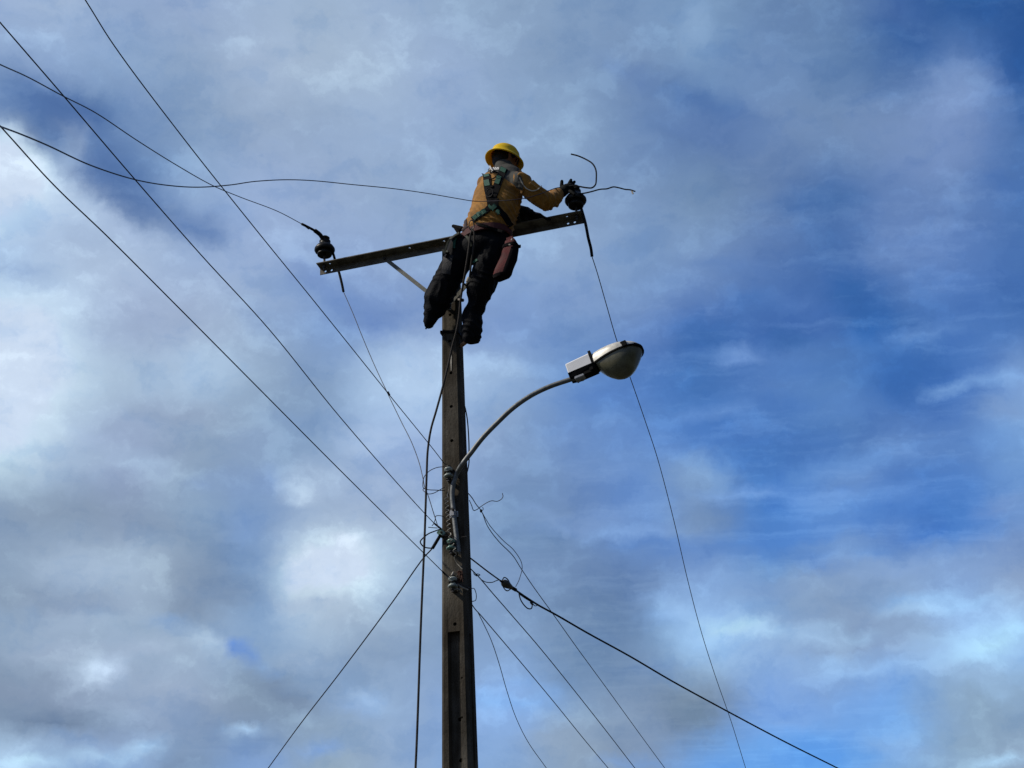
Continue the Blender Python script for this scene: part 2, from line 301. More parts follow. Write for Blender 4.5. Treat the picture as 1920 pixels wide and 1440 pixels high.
M = dict(
    steel=mat('galvanised_steel', (.16, .155, .13), .5, .5, .35, 30, .15, 90),
    arm=mat('weathered_angle_steel', (.15, .14, .115), .7, .2, .5, 14, .2, 70, col2=(.075, .066, .055)),
    brace=mat('galvanised_flat_bar', (.15, .15, .125), .5, .4, .25, 25, .1, 80),
    bolt=mat('bolt_steel', (.06, .055, .05), .5, .6),
    wire=mat('weathered_conductor', (.024, .018, .028), .55, .2, .4, 20),
    rubber=mat('black_rubber', (.009, .009, .010), .7, 0, .3, 30, .3, 120, spec=.15),
    porc_dark=mat('brown_black_porcelain', (.016, .016, .013), .4, 0, .3, 20, spec=.2),
    porc=mat('pale_green_porcelain', (.42, .46, .42), .25, 0, .3, 30, col2=(.16, .19, .17)),
    grey_wire=mat('grey_wire', (.07, .07, .075), .5, .3, .3, 30),
    porc_green=mat('green_stained_porcelain', (.22, .34, .29), .3, 0, .4, 30, col2=(.05, .12, .09)),
    pvc=mat('dirty_white_wire', (.45, .42, .35), .6, 0, .3, 40),
    pipe=mat('galvanised_pipe', (.19, .20, .195), .5, .35, .35, 25, .1, 80),
    clampm=mat('pale_clamp', (.36, .37, .38), .5, .3, .2, 30),
    lamp_white=mat('white_painted_aluminium', (.86, .87, .88), .45, 0, .06, 12),
    lamp_body=mat('weathered_cream_aluminium', (.82, .80, .73), .42, .15, .15, 9, .05, 40, col2=(.52, .50, .44), stretch=(1, 1, 1)),
    lamp_black=mat('black_lamp_plastic', (.006, .006, .006), .75, spec=.12),
    glass=mat('aged_lamp_glass', (.17, .165, .105), .25, 0, .25, 10, spec=.35, col2=(.10, .095, .06), coat=.15),
    shirt=mat('ochre_work_shirt', (.33, .155, .026), .85, 0, .35, 14, .35, 130, spec=.15, sheen=.2),
    grey_cloth=mat('grey_shirt_cloth', (.075, .075, .068), .85, 0, .15, 20, .3, 140, spec=.15),
    trouser=mat('black_trousers', (.007, .0078, .0105), .7, 0, .45, 14, .4, 90, spec=.08),
    patch=mat('charcoal_knee_patch', (.018, .019, .023), .7, 0, .3, 20, .3, 100),
    web_black=mat('black_webbing', (.006, .006, .007), .85, 0, .3, 60, .3, 200, spec=.1),
    web_green=mat('green_webbing', (.012, .085, .055), .75, 0, .25, 60, .3, 200),
    web_red=mat('maroon_belt', (.075, .014, .014), .75, 0, .35, 30, .3, 120),
    bag_red=mat('maroon_canvas', (.085, .006, .007), .8, 0, .35, 22, .4, 90),
    bag_black=mat('black_canvas_and_shade', (.006, .005, .006), .9, 0, .3, 30, .3, 90, spec=.08),
    glove=mat('black_glove', (.009, .010, .009), .8, 0, .4, 40, .4, 110, spec=.12),
    skin=mat('skin', (.30, .15, .095), .55, 0, .15, 20, .1, 90),
    hair=mat('black_hair', (.008, .007, .007), .6, 0, .3, 80, .5, 200),
    eye=mat('eye', (.5, .48, .45), .2, 0, .1),
    helmet=mat('yellow_helmet_plastic', (.97, .66, .008), .38, 0, .06, 6, .03, 30, spec=.3),
    boot=mat('dark_boot_leather', (.010, .008, .007), .8, 0, .4, 30, .3, 90, spec=.1),
    sole=mat('tan_timber_step', (.30, .17, .09), .7, 0, .4, 20, .3, 60),
    rope=mat('grey_brown_rope', (.045, .039, .033), .85, 0, .4, 60, .5, 300),
    tape=mat('pale_tape', (.55, .50, .40), .6, 0, .3, 30),
    rust=mat('rusty_wire', (.085, .036, .022), .8, 0, .5, 60),
)
# concrete with drips, pores and stains
def concrete():
    m = bpy.data.materials.new('weathered_concrete'); m.use_nodes = True
    nt = m.node_tree; nd = nt.nodes; lk = nt.links; b = nd['Principled BSDF']; b.inputs['Roughness'].default_value = .92; b.inputs['Specular IOR Level'].default_value = .15
    t = nd.new('ShaderNodeTexCoord')
    def nz(scale, st, det=8, ro=.6):
        mp = nd.new('ShaderNodeMapping'); mp.inputs['Scale'].default_value = st; lk.new(t.outputs['Object'], mp.inputs[0])
        n = nd.new('ShaderNodeTexNoise'); n.inputs['Scale'].default_value = scale; n.inputs['Detail'].default_value = det; n.inputs['Roughness'].default_value = ro
        lk.new(mp.outputs[0], n.inputs['Vector']); return n.outputs[0]
    def rmp(f, stops):
        r = nd.new('ShaderNodeValToRGB'); e = r.color_ramp.elements
        e[0].position, e[0].color = stops[0][0], (*stops[0][1], 1); e[1].position, e[1].color = stops[-1][0], (*stops[-1][1], 1)
        for p, c in stops[1:-1]: q = e.new(p); q.color = (*c, 1)
        lk.new(f, r.inputs[0]); return r.outputs[0]
    base = rmp(nz(6, (1, 1, .5)), [(.28, (.050, .044, .034)), (.5, (.098, .088, .070)), (.72, (.175, .16, .13))])
    streak = rmp(nz(40, (1, 1, .06)), [(.35, (.55, .53, .5)), (.6, (1, 1, 1))])
    pore = rmp(nz(130, (1, 1, 1), 3), [(.3, (.35, .33, .3)), (.42, (1, 1, 1))])
    def mul(a, c, f=1.0):
        x = nd.new('ShaderNodeMix'); x.data_type = 'RGBA'; x.blend_type = 'MULTIPLY'; x.inputs[0].default_value = f
        lk.new(a, x.inputs[6]); lk.new(c, x.inputs[7]); return x.outputs[2]
    c = mul(mul(base, streak, .8), pore, .8)
    blotch = rmp(nz(3.2, (1, 1, 1)), [(.4, (1.0, 1.0, 1.0)), (.62, (.55, .50, .44))])
    c = mul(c, blotch)
    lk.new(c, b.inputs['Base Color'])
    bp = nd.new('ShaderNodeBump'); bp.inputs['Strength'].default_value = .6; bp.inputs['Distance'].default_value = .006
    lk.new(nz(70, (1, 1, .6)), bp.inputs['Height']); lk.new(bp.outputs[0], b.inputs['Normal'])
    return m
M['concrete'] = concrete()
def translucent(m, w, col):                          # thin plastic lets some daylight through
    nt = m.node_tree; b = nt.nodes['Principled BSDF']; o = nt.nodes['Material Output']
    t = nt.nodes.new('ShaderNodeBsdfTranslucent'); t.inputs[0].default_value = (*col, 1)
    x = nt.nodes.new('ShaderNodeMixShader'); x.inputs[0].default_value = w
    nt.links.new(b.outputs[0], x.inputs[1]); nt.links.new(t.outputs[0], x.inputs[2]); nt.links.new(x.outputs[0], o.inputs[0])
translucent(M['helmet'], .15, (.9, .48, .01))

# ------------------------------------------------------------------ object helpers
def thing(name, label, cat, at, group=None):
    o = bpy.data.objects.new(name, None); COL.objects.link(o); o.location = at; o.empty_display_size = .1
    tag(o, label, cat, group); return o
def tag(o, label=None, cat=None, group=None, kind=None):
    if label: o['label'] = label
    if cat: o['category'] = cat
    if group: o['group'] = group
    if kind: o['kind'] = kind
    return o
def wloc(o):
    v = Vector(o.location)
    while o.parent: o = o.parent; v += Vector(o.location)
    return v
class MB:
    def __init__(s): s.v = []; s.f = []; s.m = []
    def add(s, vs, fs, mi=0):
        n = len(s.v); s.v += [Vector(v) for v in vs]; s.f += [tuple(i + n for i in f) for f in fs]; s.m += [mi] * len(fs); return s
    def tube(s, pts, r, n=10, cap=True, mi=0):
        pts = [Vector(p) for p in pts]; rs = r if isinstance(r, (list, tuple)) else [r] * len(pts)
        T = [(pts[min(i + 1, len(pts) - 1)] - pts[max(i - 1, 0)]).normalized() for i in range(len(pts))]
        a = T[0].orthogonal().normalized(); vs = []; fs = []
        for i, p in enumerate(pts):
            a = (a - T[i] * a.dot(T[i])); a = a.normalized() if a.length > 1e-6 else T[i].orthogonal().normalized()
            b = T[i].cross(a)
            for k in range(n):
                t = 2 * math.pi * k / n; vs.append(p + (a * math.cos(t) + b * math.sin(t)) * rs[i])
        for i in range(len(pts) - 1):
            for k in range(n):
                k2 = (k + 1) % n; fs.append((i * n + k, i * n + k2, (i + 1) * n + k2, (i + 1) * n + k))
        if cap: fs.append(tuple(range(n - 1, -1, -1))); fs.append(tuple((len(pts) - 1) * n + k for k in range(n)))
        return s.add(vs, fs, mi)
    def box(s, c, ax, ay, az_, hx, hy, hz, bev=0, mi=0):
        if bev:
            bm = bmesh.new(); bmesh.ops.create_cube(bm, size=2)
            for v in bm.verts: v.co = Vector((v.co.x * hx, v.co.y * hy, v.co.z * hz))
            bmesh.ops.bevel(bm, geom=bm.edges[:], offset=bev, segments=2, affect='EDGES')
            bm.verts.index_update()
            vs = [c + ax * v.co.x + ay * v.co.y + az_ * v.co.z for v in bm.verts]; fs = [tuple(v.index for v in f.verts) for f in bm.faces]; bm.free()
            return s.add(vs, fs, mi)
        vs = [c + ax * (x * hx) + ay * (y * hy) + az_ * (z * hz) for x in (-1, 1) for y in (-1, 1) for z in (-1, 1)]
        return s.add(vs, [(0, 1, 3, 2), (4, 6, 7, 5), (0, 4, 5, 1), (2, 3, 7, 6), (0, 2, 6, 4), (1, 5, 7, 3)], mi)
    def loft(s, rings, cap=True, mi=0):
        n = len(rings[0]); vs = [v for r in rings for v in r]; fs = []
        for i in range(len(rings) - 1):
            for k in range(n):
                k2 = (k + 1) % n; fs.append((i * n + k, i * n + k2, (i + 1) * n + k2, (i + 1) * n + k))
        if cap: fs.append(tuple(range(n - 1, -1, -1))); fs.append(tuple((len(rings) - 1) * n + k for k in range(n)))
        return s.add(vs, fs, mi)
    def lathe(s, base, axis, prof, n=28, mi=0):
        a = axis.orthogonal().normalized(); b = axis.cross(a)
        return s.loft([[base + axis * h + (a * math.cos(2 * math.pi * k / n) + b * math.sin(2 * math.pi * k / n)) * max(r, 1e-4) for k in range(n)] for r, h in prof], mi=mi)
    def capsule(s, p0, r0, p1, r1, n=18, mi=0):
        p0, p1 = Vector(p0), Vector(p1); d = p1 - p0; ln = d.length
        ax = d.normalized() if ln > 1e-6 else Vector((0, 0, 1)); prof = []
        for i in range(7):
            t = -math.pi / 2 + math.pi / 2 * i / 6; prof.append((r0 * math.cos(t), r0 * math.sin(t)))
        for i in range(7):
            t = math.pi / 2 * i / 6; prof.append((r1 * math.cos(t), ln + r1 * math.sin(t)))
        return s.lathe(p0, ax, prof, n, mi)
    def chain(s, pts, n=18, mi=0):                                # [(point, radius), ...]
        for (p, r), (q, t) in zip(pts, pts[1:]): s.capsule(p, r, q, t, n, mi)
        return s
    def ell(s, c, ax, ay, az_, a, b, h, n=24, m_=14, mi=0):
        rings = []
        for i in range(m_ + 1):
            t = -math.pi / 2 + math.pi * i / m_; cr_ = max(math.cos(t), 1e-3)
            rings.append([c + ax * (a * cr_ * math.cos(2 * math.pi * k / n)) + ay * (b * cr_ * math.sin(2 * math.pi * k / n)) + az_ * (h * math.sin(t)) for k in range(n)])
        return s.loft(rings, mi=mi)
    def mesh(s, name, org=Vector((0, 0, 0))):
        me = bpy.data.meshes.new(name); me.from_pydata([tuple(v - org) for v in s.v], [], s.f)
        for p, i in zip(me.polygons, s.m): p.material_index = i
        me.validate(); me.update(); return me
def link(name, me, mats, parent=None, at=None, smooth=True, auto=35):
    mats = mats if isinstance(mats, (list, tuple)) else [mats]
    for m in mats: me.materials.append(m)
    o = bpy.data.objects.new(name, me); COL.objects.link(o)
    if parent is not None: o.parent = parent
    if at is not None: o.location = at
    bm = bmesh.new(); bm.from_mesh(me); bmesh.ops.recalc_face_normals(bm, faces=bm.faces)
    for f in bm.faces: f.smooth = smooth
    if smooth and auto:
        for e in bm.edges:
            if len(e.link_faces) == 2 and e.calc_face_angle(0) > R(auto): e.smooth = False
    bm.to_mesh(me); bm.free()
    return o
def part(name, mb, m, parent, smooth=True, label=None, auto=35):
    o = link(name, mb.mesh(name, wloc(parent)), m, parent, smooth=smooth, auto=auto)
    if label: o['label'] = label
    return o
def solo(name, mb, m, at, label, cat, group=None, kind=None, smooth=True, auto=35):
    o = link(name, mb.mesh(name, at), m, None, at, smooth, auto); return tag(o, label, cat, group, kind)
def spline(pts, k=8):
    pts = [Vector(p) for p in pts]
    if len(pts) < 3: return [pts[0].lerp(pts[1], i / k) for i in range(k + 1)]
    P = [pts[0] * 2 - pts[1]] + pts + [pts[-1] * 2 - pts[-2]]; o = []
    for i in range(1, len(P) - 2):
        p0, p1, p2, p3 = P[i - 1:i + 3]
        t0 = 0; t1 = (p1 - p0).length ** .5 + 1e-9; t2 = t1 + (p2 - p1).length ** .5 + 1e-9; t3 = t2 + (p3 - p2).length ** .5 + 1e-9
        for j in range(k):
            t = t1 + (t2 - t1) * j / k
            A1 = p0.lerp(p1, t / t1); A2 = p1.lerp(p2, (t - t1) / (t2 - t1)); A3 = p2.lerp(p3, (t - t2) / (t3 - t2))
            B1 = A1.lerp(A2, t / t2); B2 = A2.lerp(A3, (t - t1) / (t3 - t1))
            o.append(B1.lerp(B2, (t - t1) / (t2 - t1)))
    o.append(pts[-1]); return o
def evaluated(me, mods):
    o = bpy.data.objects.new('tmp', me); COL.objects.link(o)
    for t, kw in mods:
        md = o.modifiers.new('m', t)
        for k, v in kw.items(): setattr(md, k, v)
    bpy.context.view_layer.update()
    dg = bpy.context.evaluated_depsgraph_get(); r = bpy.data.meshes.new_from_object(o.evaluated_get(dg))
    bpy.data.objects.remove(o); return r
def fuse(mb, voxel, it=6, fac=.5):
    return evaluated(mb.mesh('f'), [('REMESH', dict(mode='VOXEL', voxel_size=voxel, use_smooth_shade=True)), ('SMOOTH', dict(factor=fac, iterations=it))])
def as_mb(me):
    b = MB(); b.v = [v.co.copy() for v in me.vertices]; b.f = [tuple(p.vertices) for p in me.polygons]; b.m = [0] * len(b.f); return b
def cut(mb, cutter):
    me = mb.mesh('c'); cm = cutter.mesh('k'); co = bpy.data.objects.new('k', cm); COL.objects.link(co)
    r = evaluated(me, [('BOOLEAN', dict(operation='DIFFERENCE', object=co, solver='EXACT'))])
    bpy.data.objects.remove(co); return as_mb(r)

# ------------------------------------------------------------------ ground
def ground():
    m = bpy.data.materials.new('grassy_verge'); m.use_nodes = True; nt = m.node_tree; b = nt.nodes['Principled BSDF']; b.inputs['Roughness'].default_value = .95
    t = nt.nodes.new('ShaderNodeTexCoord'); n = nt.nodes.new('ShaderNodeTexNoise'); n.inputs['Scale'].default_value = .6; n.inputs['Detail'].default_value = 10
    nt.links.new(t.outputs['Object'], n.inputs['Vector']); r = nt.nodes.new('ShaderNodeValToRGB')
    r.color_ramp.elements[0].position = .4; r.color_ramp.elements[0].color = (.022, .03, .010, 1); r.color_ramp.elements[1].position = .6; r.color_ramp.elements[1].color = (.05, .045, .028, 1)
    nt.links.new(n.outputs[0], r.inputs[0]); nt.links.new(r.outputs[0], b.inputs['Base Color'])
    mb = MB(); S = 1500; n_ = 30
    vs = []; fs = []
    for i in range(n_ + 1):
        for j in range(n_ + 1): vs.append(Vector((-S + 2 * S * i / n_, -S + 2 * S * j / n_, 0)))
    for i in range(n_):
        for j in range(n_): a = i * (n_ + 1) + j; fs.append((a, a + n_ + 1, a + n_ + 2, a + 1))
    mb.add(vs, fs)
    o = link('ground', mb.mesh('ground'), m, smooth=False); tag(o, kind='structure')
    rd = MB(); c = G(4.2, 0, .004); rd.box(c, EX, EY, EZ, 2.6, 300, .0035)
    o = link('road', rd.mesh('road'), mat('asphalt', (.05, .05, .052), .9, 0, .3, 3, .3, 80), smooth=False); tag(o, kind='structure')
ground()

# ------------------------------------------------------------------ pole
ZT = loc(L(850, 452, -.06)).z
def hw(z):                                         # half width of the square shaft at height z
    return PW0 + (ZT - z) * PTAP
PW0, PTAP = .054, .0098
def shaft():
    mb = MB()
    ch = .016
    zr = loc(L(853, 1183, -.09)).z
    def ring(z, rec):
        w = hw(z); c = ch; rw = .041; d = rec
        # counter-clockwise from front left; front = -y, carries the recess; back too
        pts = [(-w + c, -w), (-rw, -w), (-rw + d * .35, -w + d), (rw - d * .35, -w + d), (rw, -w), (w - c, -w), (w, -w + c), (w, -.02), (w - rec * .6, -.012), (w - rec * .6, .012), (w, .02), (w, w - c), (w - c, w),
               (rw, w), (rw - d * .35, w - d), (-rw + d * .35, w - d), (-rw, w), (-w + c, w), (-w, w - c), (-w, -w + c)]
        return [G(x, y, z) for x, y in pts]
    zs = [-.5, 0, 1, 2, 3, zr - 1.2, zr - .02]
    rings = [ring(z, .032) for z in sorted(set(zs))]
    rings.append(ring(zr, .032)); rings.append(ring(zr + .0005, .0006))
    z = zr + .4
    while z < ZT - .2: rings.append(ring(z, .0006)); z += .5
    rings.append(ring(ZT, .0006))
    mb.loft(rings)
    k = MB()
    holes = [(843, 639, 3.0), (845.5, 699, 3), (846, 762, 3.1), (847, 826, 3.1), (853, 1170, 3.2), (859.5, 1346, 3.4), (861.5, 1423, 3.5), (844, 590, 3), (866, 1345, 1.8), (866, 1271, 1.6), (862, 1244, 1.3)]
    for x, y, r in holes:
        z = loc(L(x, y, -.09)).z; p = L(x, y, -hw(z)); q = loc(p)
        k.tube([G(q.x, -.25, q.z), G(q.x, hw(z) * .55, q.z)], r * K, 14)
    return cut(mb, k)
pole = thing('utility_pole', 'tall weathered concrete pole with bolt holes and a long recess, carrying crossarm and lamp', 'utility pole', G(0, 0, 0))
part('shaft', shaft(), M['concrete'], pole, smooth=False)
def pf(px, py, off=0):                              # point on the pole's front face
    z = 5.0
    for _ in range(4): z = loc(L(px, py, -hw(z) - off)).z
    return L(px, py, -hw(z) - off)
# pale drip below a hole
mb = MB(); a, b_ = pf(845.5, 661, .001), pf(846, 695, .001)
mb.loft([[a + EX * s * w - EY * .0012 * q for s, w, q in ((-1, .003, 1), (1, .003, 1), (1, .003, 0), (-1, .003, 0))],
         [a.lerp(b_, .3) + EX * s * .007 - EY * .0012 * q for s, q in ((-1, 1), (1, 1), (1, 0), (-1, 0))],
         [b_ + EX * s * .002 - EY * .0012 * q for s, q in ((-1, 1), (1, 1), (1, 0), (-1, 0))]])
part('lime_streak', mb, M['pvc'], pole)
# strap band below the climber's feet
def band(py, h, m, name, mb=None, off=.004, tilt=0):
    z = loc(pf(845, py)).z; w = hw(z) + off; mb = mb or MB()
    pts = [(-w, -w), (w, -w), (w, w), (-w, w)]
    mb.loft([[G(x, y, z + dz + tilt * x) for x, y in pts] for dz in (-h / 2, h / 2)], cap=False)
    mb.loft([[G(x * 1.05, y * 1.05, z + dz + tilt * x) for x, y in pts] for dz in (-h / 2, h / 2)])
    part(name, mb, m, pole, smooth=False)
band(622, .022, M['rubber'], 'pole_band', tilt=-.15)
# foot steps through the pole
def step(p, q, r, m):
    mb = MB(); mb.tube([p, q], r, 12); d = (q - p).normalized(); mb.tube([q, q + d * .01], r * 1.5, 12); part('pole_step', mb, m, pole)
step(L(864, 649, -.02), L(888, 630, -.09), .0145, M['sole'])
step(L(838, 586, -.02), L(806, 604, -.06), .010, M['steel'])
mb = MB(); mb.tube([L(860, 562, -.04), L(868, 563, -.06)], .013, 6); part('through_bolt', mb, M['bolt'], pole)

# ------------------------------------------------------------------ crossarm
yv = -hw(ZT) - .004                                 # back of the vertical leg
pa, pb = loc(L(601, 503, yv)), loc(L(1094, 407, yv))
print('crossarm ends', pa, pb)
zc = (pa.z + pb.z) / 2 ; XA, XB = pa.x, pb.x
VL, HL, TK = .058, .082, .007
cross = thing('crossarm', 'dark steel angle crossarm with bolt holes, braced across the top of the pole', 'crossarm', G(0, yv, zc))
mb = MB()
prof = [(0, 0), (0, -VL), (-TK, -VL), (-TK, -TK), (-HL, -TK), (-HL, 0)]
nseg = 12
mb.loft([[G(XA + (XB - XA) * i / nseg, yv + y, zc + z) for y, z in prof] for i in range(nseg + 1)])
kk = MB()
def hole_h(px, py, r=.0085):
    q = loc(L(px, py, yv - HL * .55)); kk.tube([G(q.x, yv - HL * .55, zc - .03), G(q.x, yv - HL * .55, zc + .03)], r, 12)
def hole_v(px, py, r=.009):
    q = loc(L(px, py, yv)); kk.tube([G(q.x, yv - .03, zc - VL * .62), G(q.x, yv + .03, zc - VL * .62)], r, 12)
for x in (619, 768, 833, 1068): hole_h(x, 480)
for x in (611, 622.5, 1070.5, 1083.5): hole_v(x, 500)
part('angle_beam', cut(mb, kk), M['arm'], cross, smooth=False)
def flat(p, q, w, t, m, nrm=EY):
    d = (q - p).normalized(); s = d.cross(nrm).normalized(); mb = MB(); c = (p + q) / 2
    mb.box(c, d, s, nrm, (q - p).length / 2, w / 2, t / 2); return mb
yb = yv - TK - .006
clampc = loc(pf(840, 575))
bl = flat(L(727, 489, yv - TK - .004), L(839, 577, -hw(clampc.z) - .016), .028, .006, None)
part('brace', bl, M['brace'], cross, smooth=False)
br_ = flat(L(952, 448, yv - TK - .004), L(836, 578, -hw(clampc.z) - .024), .028, .006, None)
part('brace', br_, M['brace'], cross, smooth=False)
mb = MB(); mb.box(L(839.5, 576, -hw(clampc.z) - .03), EX, EY, EZ, .026, .006, .026, .003)
part('brace_plate', mb, M['clampm'], cross, smooth=False)
for px, py, yy in ((721, 485, yv - TK - .004), (840, 577, -hw(clampc.z) - .036), (951, 447, yv - TK - .004)):
    mb = MB(); p = L(px, py, yy); mb.tube([p + EY * .012, p - EY * .010], .0105, 6); part('bolt', mb, M['bolt'], cross, smooth=False)
mb = MB(); p = G(loc(L(851, 455, yv)).x, yv, zc - .03); mb.tube([p - EY * .03, p + EY * .2], .009, 8); mb.tube([p - EY * .03, p - EY * .018], .015, 6); part('bolt', mb, M['bolt'], cross, smooth=False)

# ------------------------------------------------------------------ pin insulators
def pin_insulator(label, pxc, ptop, pbot, wpx, ypin):
    s = wpx * K / 2
    b = L(pxc, pbot, ypin); t = L(pxc, ptop, ypin); hgt = (t - b).z
    base = G(loc(b).x, ypin, zc)
    th = thing('pin_insulator', label, 'insulator', base, 'pin insulators on the crossarm ends')
    mb = MB(); zb = b.z - .012
    pr = [(.35, .03), (.62, -.0), (.70, .004), (.72, .012), (.66, .030), (.62, .046), (.93, .040), (1.0, .052), (.985, .066), (.80, .092), (.56, .112), (.50, .122), (.54, .134), (.55, .144), (.42, .150), (.36, .160), (.44, .168), (.46, .178), (.34, .188), (.05, .19)]
    f = hgt / .165
    c = Vector((base.x, base.y, b.z)); mb.lathe(c, EZ, [(r * s, h * f) for r, h in pr], 36)
    part('porcelain_body', mb, M['porc_dark'], th, auto=60)
    mb = MB(); mb.tube([Vector((base.x, base.y, zc - .05)), Vector((base.x, base.y, b.z + .03))], .0085, 10)
    for z0, z1, r in ((zc + .001, zc + .012, .016), (zc - .03, zc - TK - .001, .015)): mb.tube([Vector((base.x, base.y, z0)), Vector((base.x, base.y, z1))], r, 6)
    part('pin', mb, M['bolt'], th, smooth=False)
    return th, c, f
YP = yv - HL * .55
ins_l, cl, fl = pin_insulator('dark ribbed pin insulator on the left end of the crossarm, away from the worker', 608.5, 449, 479, 40, YP)
ins_r, cr2, fr = pin_insulator('dark ribbed pin insulator on the right end of the crossarm, gripped by the gloved hand', 1080, 354, 387.5, 41, YP)

# ------------------------------------------------------------------ wires
def wire(label, pts, r=.0042, m='wire', name='overhead_wire', cat='wire', group=None, k=8, extras=None, n=8):
    P = spline(pts, k); at = P[0].copy()
    if extras:
        th = thing(name, label, cat, at, group); mb = MB(); mb.tube(P, r, n); part('conductor', mb, M[m], th)
        for nm, e, mm in extras: part(nm, e, M[mm], th)
        return th
    mb = MB(); mb.tube(P, r, n); return solo(name, mb, M[m], at, label, cat, group)
def ext(pts, dist, drop=0):                          # carry a line on past the frame
    a, b = pts[-2], pts[-1]; d = (b - a).normalized(); return pts + [b + d * dist * .5, b + d * dist + Vector((0, 0, drop))]
def lx_line(lst, lx): return [LX(x, y, lx) for x, y in lst]
def lerp_line(lst):                                  # (px, py, ly)
    return [L(*p) for p in lst]
GR = 'bare conductors of the three-wire rack, running off to the upper left'
XR = -.055
w1 = lx_line([(842, 884), (832, 868), (728, 738), (590, 566), (478, 428), (340, 254), (213, 84), (160, 0)], XR)
w2 = lx_line([(835, 998), (815, 982), (640, 785), (505, 618), (377, 478), (250, 333), (115, 175), (0, 42)], XR - .05)
w3 = lx_line([(846, 1088), (830, 1072), (640, 884), (480, 723), (340, 582), (200, 442), (100, 346), (0, 236)], XR)
for nm, w, x in (('w1', w1, 0), ('w2', w2, 0), ('w3', w3, 0)): print(nm, [tuple(round(c, 2) for c in loc(p)) for p in w])
def twist(pts, r, mm, nm): mb = MB(); mb.tube(spline(pts, 6), r, 8); return (nm, mb, mm)
wire('uppermost of three straight dark wires rising from the pole to the upper left', ext(w1, 25), .0027, group=GR,
     extras=[twist([L(727, 735, loc(w1[2]).y), L(730, 741, loc(w1[2]).y)], .007, 'rubber', 'splice'), twist([w1[0], w1[1]], .006, 'rubber', 'binding')])
wire('middle one of three straight dark wires rising from the pole to the upper left', ext(w2, 25), .0027, group=GR, extras=[twist([w2[0], w2[1]], .006, 'rubber', 'binding')])
wire('lowest of three straight dark wires rising from the pole to the left edge', ext(w3, 25), .0027, group=GR, extras=[twist([w3[0], w3[1]], .006, 'rubber', 'binding')])
# slack conductor of the left phase, with black sleeve over the insulator
sl = [L(566, 420, YP - .22), L(578, 426, YP - .16), L(592, 434, YP - .08), L(603, 444, YP - .035), L(612, 452, YP - .04), L(619, 464, YP - .02), L(624, 474, YP + .02), L(629, 490, .0), L(636, 512, .02), L(641, 532, .03), L(644, 547, .04)]
a0 = [L(566, 420, YP - .22)]
pa_ = [(520, 396, -.9), (449, 369, -1.6), (397, 347, -2.1), (330, 309, -2.7), (255, 262, -3.3), (180, 212, -3.8), (118, 180, -4.2), (55, 146, -4.6), (0, 121, -5.0)]
A = a0 + [L(*p) for p in pa_]
mb = MB(); rr_ = [.0095, .010, .0085, .0095, .014, .011, .010, .0085, .009, .0095, .009]; mb.tube(spline(sl, 6), .0095, 12)
mb.tube([sl[0] + (sl[1] - sl[0]) * .3, sl[0] + (sl[1] - sl[0]) * 1.1 + EZ * -.012], .006, 6); mb.tube(spline([L(590, 432, YP - .09), L(600, 440, YP - .05), L(606, 449, YP - .03)], 5), .0155, 12)
wire('slack wire sagging from the left edge to the left pin insulator, sleeved in black there', ext(A, 12, -1), .0028, name='slack_wire', extras=[('insulating_sleeve', mb, 'rubber')])
# left jumper down to the rack
Cw = lerp_line([(644, 547, .04), (662, 588, .03), (678, 628, .02), (700, 680, .01), (727, 738, -.02), (752, 790, -.05), (772, 830, -.08), (786, 868, -.1), (793, 897, -.12), (796, 912, -.13), (803, 930, -.13), (813, 962, -.12), (822, 990, -.12)])
wire('thin wire dropping from below the left crossarm end in a bow to the pole', Cw, .0027, 'grey_wire', name='jumper_wire', group='thin jumper wires near the rack')
# right-hand tail held by the worker and slack span B across his back
B = lerp_line([(1062, 350, -.19), (1046, 352, -.2), (1030, 357, -.34), (1012, 364, -.46), (988, 371, -.50), (960, 375, -.52), (925, 377, -.50), (888, 377, -.47), (862, 373, -.50), (810, 364, -.65), (740, 354, -.95), (660, 346, -1.3), (590, 339, -1.7), (540, 337, -2.0), (480, 340, -2.4), (430, 347, -2.8), (370, 351, -3.2), (310, 347, -3.6), (250, 336, -4.0), (170, 310, -4.5), (90, 273, -5.0), (40, 252, -5.3), (0, 237, -5.6)])
tail = lerp_line([(1062, 350, -.19), (1075, 348, -.20), (1088, 350, -.2), (1100, 352, -.2), (1110, 352, -.2), (1116, 347, -.2), (1118, 335, -.19), (1117, 318, -.18), (1111, 307, -.18), (1097, 298, -.17), (1083, 292, -.17), (1071, 289, -.16)])
mb = MB(); mb.tube(spline(tail, 6), .0056, 8)
wire('long slack wire from the left edge across the worker\'s back, ending in a hooked tail', ext(B, 12, -1), .0030, name='slack_wire', extras=[('hooked_tail', mb, 'rubber')])
# stub with tag
S2 = lerp_line([(1084, 364, YP - .06), (1097, 362, YP - .06), (1110, 359, YP), (1125, 355, YP), (1138, 354, YP), (1150, 350.5, YP), (1160, 352, YP), (1172, 355, YP), (1182, 356, YP), (1191, 359, YP)])
mb = MB(); q = L(1184, 358, YP); mb.box(q + (L(1187, 363, YP) - q) * .6, (L(1188, 367, YP) - q).normalized(), EX, EY, .016, .006, .003, .002)
wire('short dark wire stub right of the right insulator, pale scrap of tape at its tip', S2, .0052, 'rubber', name='wire_stub', extras=[('tape_scrap', mb, 'tape')])
